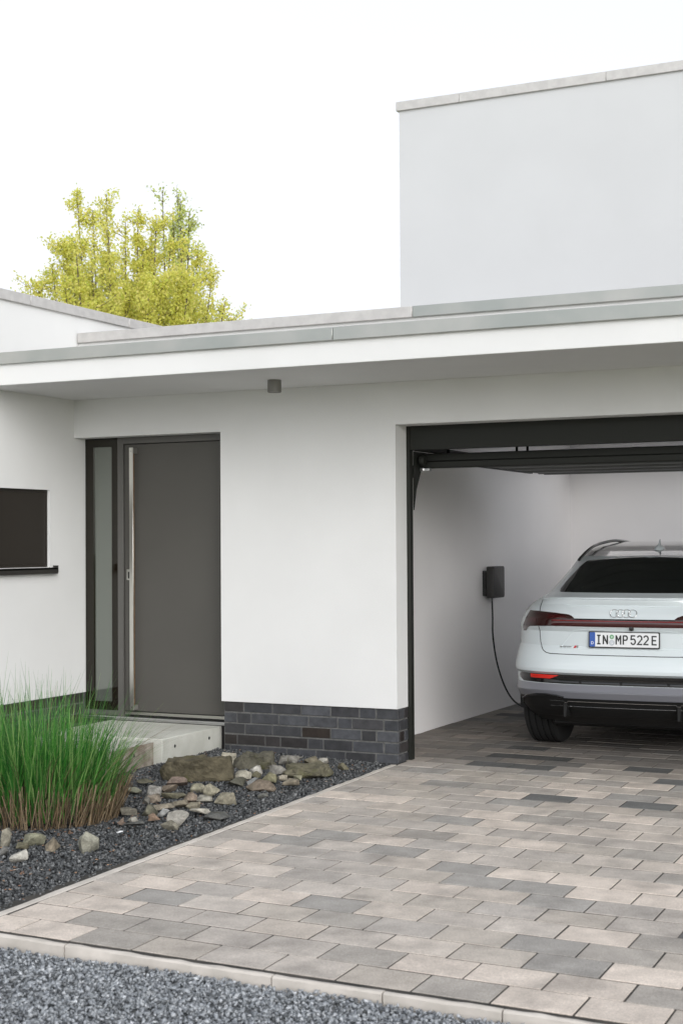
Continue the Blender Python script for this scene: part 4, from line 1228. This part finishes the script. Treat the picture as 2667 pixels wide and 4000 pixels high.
# ------------------------------------------------------------------ rocks in the bed
tan, brown, olive, pale, slate, grey, pink, white, orange = (0.26, 0.22, 0.16), (0.20, 0.15, 0.11), (0.16, 0.15, 0.085), (0.36, 0.34, 0.27), (0.10, 0.11, 0.12), (0.24, 0.24, 0.235), (0.27, 0.18, 0.15), (0.42, 0.42, 0.42), (0.36, 0.21, 0.13)
ROCKS = [
(-0.937,-1.249,0.495,0.371,0.149,(0.15,0.13,0.085),'m','largest boulder in the bed, long and mossy brown with a flat top'),
(-0.845,-0.615,0.297,0.223,0.092,(0.15,0.14,0.105),'m','flat-topped dark block standing close to the brick plinth, square-cut right side'),
(-0.320,-0.773,0.347,0.260,0.079,(0.19,0.175,0.12),'m','wide flat mossy slab of rock nearest the garage end of the brick plinth'),
(-0.558,-0.815,0.123,0.092,0.058,grey,'r','small grey stone tucked against the left end of the wide flat slab'),
(-1.087,-0.577,0.125,0.093,0.068,pale,'r','broken pale grey stone wedged between the largest boulder and the flat-topped block'),
(-0.668,-1.103,0.110,0.083,0.051,(0.40,0.39,0.33),'s','smooth rounded cream stone right of the largest boulder'),
(-0.682,-0.895,0.095,0.072,0.052,white,'s','rounded whitish stone just in front of the flat-topped dark block'),
(-0.620,-1.011,0.069,0.052,0.037,olive,'s','small olive pebble between the two rounded pale stones and the slab'),
(-0.581,-1.345,0.124,0.093,0.046,(0.11,0.115,0.09),'r','dark green-grey stone in front of the rounded cream one'),
(-0.516,-1.237,0.089,0.067,0.035,(0.20,0.23,0.27),'r','small bluish stone lying right of the dark green-grey one'),
(-0.373,-1.382,0.193,0.144,0.055,brown,'r','wide ridged tan-brown stone in front of the yellowish angular one'),
(-0.440,-1.136,0.129,0.097,0.057,(0.25,0.24,0.12),'r','yellow-green angular stone behind the ridged tan-brown one'),
(-0.408,-1.013,0.063,0.048,0.035,(0.42,0.38,0.30),'s','little cream stone between the yellow-green stone and the flat slab'),
(-0.203,-1.291,0.126,0.094,0.060,tan,'r','blocky tan stone with dark front nearest the paving edge'),
(-0.294,-1.028,0.083,0.062,0.037,(0.25,0.25,0.15),'r','greenish flat stone directly behind the blocky tan one'),
(-0.692,-0.390,0.146,0.109,0.051,grey,'r','grey slab-like stone leaning by the middle of the brick plinth'),
(-0.659,-0.338,0.096,0.072,0.064,(0.28,0.28,0.27),'r','pointed grey stone behind the leaning grey one by the bricks'),
(-0.567,-0.278,0.114,0.086,0.044,(0.19,0.17,0.11),'r','low olive-brown stone right of the pointed grey stone by the bricks'),
(-0.490,-0.244,0.082,0.062,0.035,(0.33,0.33,0.32),'s','pale low stone peeping over the flat slab from behind'),
(-0.243,-0.415,0.080,0.060,0.043,olive,'r','small dark olive stone alone by the right end of the plinth'),
(-0.882,-1.596,0.139,0.104,0.057,pink,'r','pinkish-brown wedge stone in front of the largest boulder'),
(-0.699,-1.646,0.096,0.072,0.045,(0.34,0.33,0.23),'s','pale yellowish stone right of the pinkish wedge'),
(-0.537,-1.744,0.103,0.078,0.065,(0.36,0.34,0.24),'s','round cream-yellow stone with a small pit, in the middle of the rubble'),
(-0.316,-1.936,0.143,0.107,0.063,(0.27,0.25,0.18),'r','angular grey-tan stone at the right edge of the rubble, above the dark slate'),
(-0.728,-1.897,0.143,0.107,0.038,(0.22,0.21,0.13),'r','flat mossy stone with pale rim, left of the round cream-yellow one'),
(-0.862,-1.915,0.097,0.073,0.058,(0.33,0.33,0.34),'r','white-veined grey stone beside the pinkish wedge, on its left'),
(-0.848,-1.746,0.111,0.083,0.038,brown,'r','brown low stone squeezed behind the flat mossy rimmed one'),
(-0.563,-1.971,0.089,0.067,0.047,(0.26,0.19,0.14),'r','two-tone rusty and grey stone below the flat mossy rimmed one'),
(-0.485,-1.918,0.111,0.083,0.043,(0.28,0.28,0.25),'r','mottled grey stone directly below the round cream-yellow one'),
(-0.518,-2.154,0.108,0.081,0.038,tan,'r','beige flat stone in the centre of the lower rubble'),
(-0.544,-2.294,0.146,0.109,0.040,(0.29,0.25,0.19),'r','long beige flat stone left of the centre of the lower rubble'),
(-0.417,-2.140,0.132,0.099,0.035,(0.30,0.27,0.19),'r','thin tan flagstone right of the beige central one'),
(-0.302,-2.266,0.124,0.093,0.035,(0.38,0.37,0.33),'r','pale flat stone left of the dark slate'),
(-0.140,-2.347,0.148,0.111,0.038,slate,'r','dark slate blade of stone at the lower right end of the rubble'),
(-0.445,-2.449,0.073,0.055,0.045,(0.28,0.31,0.35),'r','bluish-grey cube-like stone beside the orange one'),
(-0.419,-2.597,0.075,0.056,0.042,orange,'r','orange sandstone piece between the grass and the mottled stones'),
(-0.283,-2.543,0.140,0.105,0.053,(0.34,0.335,0.32),'r','pale mottled rough stone at the bottom of the rubble'),
(-0.237,-2.729,0.112,0.084,0.046,(0.22,0.21,0.165),'r','olive-grey stone lowest in the rubble, in front of the pale mottled one'),
(-0.549,-2.447,0.105,0.079,0.056,(0.14,0.14,0.10),'m','dark olive lichen-spotted stone right beside the grass'),
(-0.779,-2.143,0.058,0.044,0.036,(0.17,0.17,0.16),'r','dark grey small stone above the lichen-spotted one by the grass'),
(-0.750,-2.095,0.092,0.069,0.045,(0.30,0.24,0.19),'r','pinkish beige stone left under the white-veined grey one'),
(-0.218,-1.627,0.078,0.059,0.025,(0.17,0.18,0.18),'r','flat grey stone sunk in the chippings right of the rubble'),
(-1.011,-1.922,0.095,0.071,0.040,(0.26,0.28,0.20),'r','pale greenish flat stone between the tall grass and the white-veined stone'),
(-0.412,-2.809,0.118,0.088,0.030,slate,'r','dark slate stone lying against the right foot of the tall grass'),
(-0.499,-2.693,0.060,0.045,0.035,(0.30,0.30,0.28),'r','small light grey stone behind the slate at the grass foot'),
(-0.539,-2.757,0.034,0.026,0.036,(0.27,0.18,0.14),'r','tiny reddish stone at the right foot of the tall grass'),
(-0.658,-3.413,0.114,0.086,0.048,(0.24,0.25,0.16),'r','greenish stone in front of the grass, second from the photo edge'),
(-0.477,-3.458,0.118,0.088,0.055,(0.27,0.22,0.15),'r','rusty tan blocky stone in front of the middle of the grass'),
(-0.320,-3.389,0.102,0.077,0.080,(0.28,0.29,0.24),'r','pointed two-tone stone, pale above and dark below, in front of the grass'),
(-0.481,-3.775,0.101,0.076,0.057,(0.38,0.38,0.37),'r','whitish angular stone frontmost of those before the grass'),
(-0.768,-3.521,0.061,0.046,0.088,(0.26,0.25,0.20),'r','tall grey-brown stone cut by the left photo edge'),
(-0.638,-3.690,0.052,0.039,0.038,(0.16,0.17,0.18),'r','dark low stone under the tall one at the left photo edge'),
(-0.645,-3.549,0.092,0.069,0.030,olive,'r','thin olive stone behind the whitish angular one'),
(-0.659,-2.499,0.129,0.097,0.038,(0.25,0.24,0.20),'r','low grey stone half under the right side of the tall grass'),
(-1.124,-1.621,0.109,0.082,0.035,(0.14,0.135,0.09),'m','dark mossy low stone left of the pinkish wedge'),
]
def rock(x, y, w, d, h, col_, kind, label, sd):
    r_ = random.Random(sd)
    bm = bmesh.new()
    big = w > 0.25
    npt = {'s': 22, 'r': 11, 'm': 12}[kind]
    if big: npt = 30
    p_ = 2.2 if kind == 's' else (4.2 if big else 3.4)
    for _ in range(npt):
        a = r_.uniform(0, 2 * math.pi); b_ = math.asin(r_.uniform(-.8, 1))
        v = Vector((math.cos(a) * math.cos(b_), math.sin(a) * math.cos(b_), math.sin(b_)))
        s = (abs(v.x) ** p_ + abs(v.y) ** p_ + abs(v.z) ** p_) ** (-1 / p_)
        v = v * s * (r_.uniform(.80, 1.08) if kind != 's' else 1)
        if big and v.z > 0.3: v.z = 0.88 + 0.10 * r_.random() + 0.08 * v.x; v.x *= .93; v.y *= .93
        bm.verts.new((v.x * w / 2, v.y * d / 2, v.z * h * 0.66 + h * 0.30))
    bmesh.ops.convex_hull(bm, input=bm.verts)
    bmesh.ops.delete(bm, geom=[v for v in bm.verts if not v.link_faces], context='VERTS')
    bmesh.ops.bevel(bm, geom=list(bm.edges), offset=min(w, d) * 0.022, segments=1, affect='EDGES')
    bmesh.ops.triangulate(bm, faces=bm.faces)
    bmesh.ops.subdivide_edges(bm, edges=list(bm.edges), cuts=5 if big else 1, use_grid_fill=True)
    bmesh.ops.triangulate(bm, faces=bm.faces)
    off = Vector((sd * 3.1, 0, 0))
    amp = 0.032 if big else 0.0030
    fr = 11 if big else 45
    for v in bm.verts:
        k = noise.fractal(v.co * fr + off, 1.0, 2.1, 5)
        v.co += v.co.normalized() * k * amp
    o_ = obj('rock', bm, M['rock_moss'] if kind == 'm' else M['rock'], None, smooth=24 if kind != 's' else 45)
    o_.location = (x, y, bed_z(x, y) + 0.004)
    o_.rotation_euler = (r_.uniform(-.10, .10) * (0.3 if big else 1), r_.uniform(-.12, .12) * (0.3 if big else 1), yaw + r_.uniform(-.25, .25))
    o_.color = (*col_, 1)
    tag(o_, label, 'rock', 'rocks lying in the chippings bed')
for i, t_ in enumerate(ROCKS):
    t_ = list(t_)
    if t_[2] >= 0.25: t_[5] = tuple(c * 0.72 for c in t_[5])
    if t_[2] < 0.25:
        t_[2] *= 1.12; t_[3] *= 1.15; t_[4] *= 1.25
        g_ = sum(t_[5]) / 3
        t_[5] = tuple(0.55 * c + 0.45 * g_ * k for c, k in zip(t_[5], (1.04, 1.0, 0.93)))
        t_[5] = tuple(c * k for c, k in zip(t_[5], (1.0, 0.97, 0.90)))
    rock(*t_, 100 + i)

# ------------------------------------------------------------------ tall grass clump
gc = Vector((-1.18, -2.74, bed_z(-1.18, -2.74)))
gr = empty('ornamental_grass', gc, 0, 'tall green ornamental grass clump with cut brown stems at its base', 'plant')
rg = random.Random(17)
def blades(name, n, mt, fn, nseg, parent):
    V, F = [], []
    for _ in range(n):
        p0, d0, length, width, bend = fn()
        az = math.atan2(d0.y, d0.x)
        side = Vector((-math.sin(az + rg.uniform(-1.3, 1.3)), math.cos(az), 0)).normalized()
        b0 = len(V)
        p = p0.copy(); d = d0.normalized()
        for k in range(nseg + 1):
            t = k / nseg
            w_ = width * (1 - t ** 1.6) * (1 if k else .8) + 0.0003
            V.append(tuple(p - side * w_)); V.append(tuple(p + side * w_))
            if k < nseg:
                F.append((b0 + 2 * k, b0 + 2 * k + 1, b0 + 2 * k + 3, b0 + 2 * k + 2))
                p = p + d * (length / nseg)
                d = (d + Vector((d0.x, d0.y, 0)) * bend / nseg + Vector((0, 0, -bend * 0.35 / nseg * (t + .2)))).normalized()
        # seam
    o_ = pydata(name, V, F, mt, parent, 60)
    return tag(o_, kind='stuff')
RX, RY = 0.53, 0.48
def base_pt():
    while True:
        u, v_ = rg.uniform(-1, 1), rg.uniform(-1, 1)
        if u * u + v_ * v_ < 1: return u, v_
def green():
    u, v_ = base_pt()
    p = Vector((u * RX * .95, v_ * RY * .95, rg.uniform(0, .14)))
    lean = rg.gauss(0, .10)
    d = Vector((u * .30 + rg.gauss(0, .14), v_ * .30 + rg.gauss(0, .14), 1))
    L = rg.gauss(.47, .13) * (1.08 - .22 * (u * u + v_ * v_))
    return p, d, max(.22, L), rg.uniform(.0022, .0050), rg.uniform(.1, 1.5)
def long_green():
    u, v_ = base_pt()
    p = Vector((u * RX * .8, v_ * RY * .8, .1))
    d = Vector((u * .45 + rg.gauss(0, .13), v_ * .4 + rg.gauss(0, .13), 1))
    return p, d, rg.uniform(.56, .82), rg.uniform(.0018, .0030), rg.uniform(.0, .7)
def arching():
    u, v_ = base_pt()
    k = 1 / max(.3, math.hypot(u, v_))
    u *= k * .9; v_ *= k * .9
    p = Vector((u * RX, v_ * RY, rg.uniform(.1, .25)))
    d = Vector((u * .8, v_ * .8, 1))
    return p, d, rg.uniform(.3, .65), rg.uniform(.0012, .0022), rg.uniform(1.0, 2.2)
blades('blade', 2100, M['grass'], green, 6, gr)
blades('blade', 150, M['grass'], long_green, 7, gr)
blades('blade', 170, M['grass'], arching, 7, gr)
blades('dead_blade', 160, M['straw'], arching, 6, gr)
# cut stems
bm = bmesh.new()
V, F = [], []
for _ in range(1150):
    u, v_ = base_pt()
    if rg.random() < .6:
        k = rg.uniform(.86, 1.0) / max(.01, math.hypot(u, v_)); u *= k; v_ *= k
    x, y = u * RX, v_ * RY
    h_ = rg.uniform(.10, .25); rad = rg.uniform(.0014, .0030)
    dx, dy = u * .16 * h_ / .2 * .4 + rg.gauss(0, .028), v_ * .16 * h_ / .2 * .4 + rg.gauss(0, .028)
    b0 = len(V)
    for zz, k in ((-.01, 0), (h_, 1)):
        for q in range(4):
            a = q * math.pi / 2
            V.append((x + dx * k + rad * math.cos(a), y + dy * k + rad * math.sin(a), zz + (rg.uniform(0, .006) if k else 0)))
    F += [(b0 + q, b0 + (q + 1) % 4, b0 + 4 + (q + 1) % 4, b0 + 4 + q) for q in range(4)] + [(b0 + 4, b0 + 5, b0 + 6, b0 + 7)]
bm.free()
tag(pydata('cut_stem', V, F, M['straw'], gr), kind='stuff')
bm = bmesh.new()
bmesh.ops.create_icosphere(bm, subdivisions=2, radius=1)
for v in bm.verts: v.co = Vector((v.co.x * RX * .86, v.co.y * RY * .86, v.co.z * .05))
obj('root_mat', bm, M['dirt'], gr)

# ------------------------------------------------------------------ trees behind the house
def make_tree(name, loc, trunk_h, limbs, nleaf, leafmat, seedn, label, leaf=0.045, spires=None):
    rt__ = random.Random(seedn)
    tr_ = empty(name, loc, 0, label, 'tree')
    bm = bmesh.new()
    add_tube(bm, smooth_path([(0, 0, 0), (0.05, 0, trunk_h * .5), (0, 0.05, trunk_h)], 4), [0.22 - 0.008 * k for k in range(9)], 10)
    obj('trunk', bm, M['bark'], tr_, 60)
    bm = bmesh.new()
    anchors = []
    for (ex, ey, ez, n_tw) in limbs:
        base_z = trunk_h * rt__.uniform(.55, 1.0)
        p0 = Vector((0, 0, base_z)); p3 = Vector((ex, ey, ez))
        mid_ = p0.lerp(p3, .45) + Vector((ex * .22, ey * .22, -0.12 * abs(ez - base_z)))
        path = smooth_path([p0, mid_, p3], 8)
        add_tube(bm, path, [0.045 * (1 - k / len(path)) + 0.006 for k in range(len(path))], 5)
        L_ = (p3 - p0).length
        for j in range(n_tw):
            t = rt__.uniform(.25, 1.0)
            a = path[min(len(path) - 1, int(t * (len(path) - 1)))]
            out_ = Vector((rt__.gauss(0, .42), rt__.gauss(0, .42), rt__.uniform(.25, 1.1)))
            out_ += Vector((ex, ey, 0)).normalized() * .25 if (ex or ey) else Vector()
            b_ = a + out_ * rt__.uniform(.35, .95) * (1.15 - .5 * t)
            add_tube(bm, [a, a.lerp(b_, .5) + Vector((rt__.gauss(0, .04), 0, -.03)), b_], [0.009, 0.006, 0.003], 4)
            anchors.append((a, b_))
        anchors.append((path[-4], path[-1])); anchors.append((path[-4], path[-1]))
    obj('branches', bm, M['bark'], tr_, 60)
    n = nleaf
    r_ = np.random.default_rng(seedn)
    A_ = np.array([tuple(a) for a, b_ in anchors]); B_ = np.array([tuple(b_) for a, b_ in anchors])
    idx = r_.integers(0, len(A_), n)
    t = r_.uniform(.1, 1.05, n)[:, None]
    c = A_[idx] * (1 - t) + B_[idx] * t + r_.normal(size=(n, 3)) * np.array([.075, .075, .085]) * (1.25 - .55 * t)
    d1 = r_.normal(size=(n, 3)); d1 /= np.linalg.norm(d1, axis=1)[:, None]
    d2 = np.cross(d1, r_.normal(size=(n, 3))); d2 /= np.linalg.norm(d2, axis=1)[:, None]
    s = r_.uniform(.6, 1.3, (n, 1)) * leaf
    v = np.stack([c - d1 * s, c + d2 * s * .55, c + d1 * s, c - d2 * s * .55], 1).reshape(-1, 3)
    me = bpy.data.meshes.new('leaves')
    me.vertices.add(n * 4); me.loops.add(n * 4); me.polygons.add(n)
    me.vertices.foreach_set('co', v.reshape(-1).astype(np.float32))
    me.loops.foreach_set('vertex_index', np.arange(n * 4, dtype=np.int32))
    me.polygons.foreach_set('loop_start', np.arange(0, n * 4, 4, dtype=np.int32))
    me.update(calc_edges=True)
    o_ = link('leaves', me, leafmat, tr_)
    tag(o_, kind='stuff')
    return tr_
T = Vector((-13.2, 16.0, 0))
lim = []
rl = random.Random(40)
# crown outline (offset along the picture, top height) as seen over the roof
outl = [(-2.85, 6.9), (-2.5, 7.3), (-2.1, 7.7), (-1.75, 8.2), (-1.42, 9.2), (-1.0, 8.85), (-0.62, 9.2), (-0.1, 8.6), (0.25, 8.9), (0.75, 8.75), (1.15, 8.25), (1.5, 8.35), (1.9, 8.0), (2.3, 7.5), (2.65, 7.0), (2.95, 6.5)]
ax = Vector((math.cos(yaw * 1.3), math.sin(yaw * 1.3), 0)); ay = Vector((-ax.y, ax.x, 0))
for (s_, h_) in outl:
    lim.append((s_ * .76 + .06, h_ - .22, 0.0, 24))
for _ in range(115):
    s_ = rl.uniform(-2.6, 2.7); top_ = float(np.interp(s_, [o_[0] for o_ in outl], [o_[1] for o_ in outl]))
    dep = rl.uniform(-2.0, 2.0)
    lim.append((s_ * .76 + .06, top_ - .15 - abs(dep) * .35 - rl.uniform(.45, 3.0), dep, 20))
limbs = [((ax * s_ + ay * dep).x, (ax * s_ + ay * dep).y, h_, n_) for s_, h_, dep, n_ in lim]
make_tree('tree', T, 3.4, limbs, 290000, M['leaf'], 41, 'yellow-green spring tree with a broad crown behind the white house', 0.037)
T2 = Vector((-13.45, 18.43, 0))
limbs = []
for k in range(9):
    s_ = rl.uniform(-.45, .35)
    limbs.append(((ax * s_).x, (ax * s_).y, rl.uniform(8.4, 9.6), 12))
make_tree('tree', T2, 6.0, limbs, 3600, M['leaf_green'], 47, 'sparse taller pale green tree top rising behind the right of the yellow-green crown', 0.042)
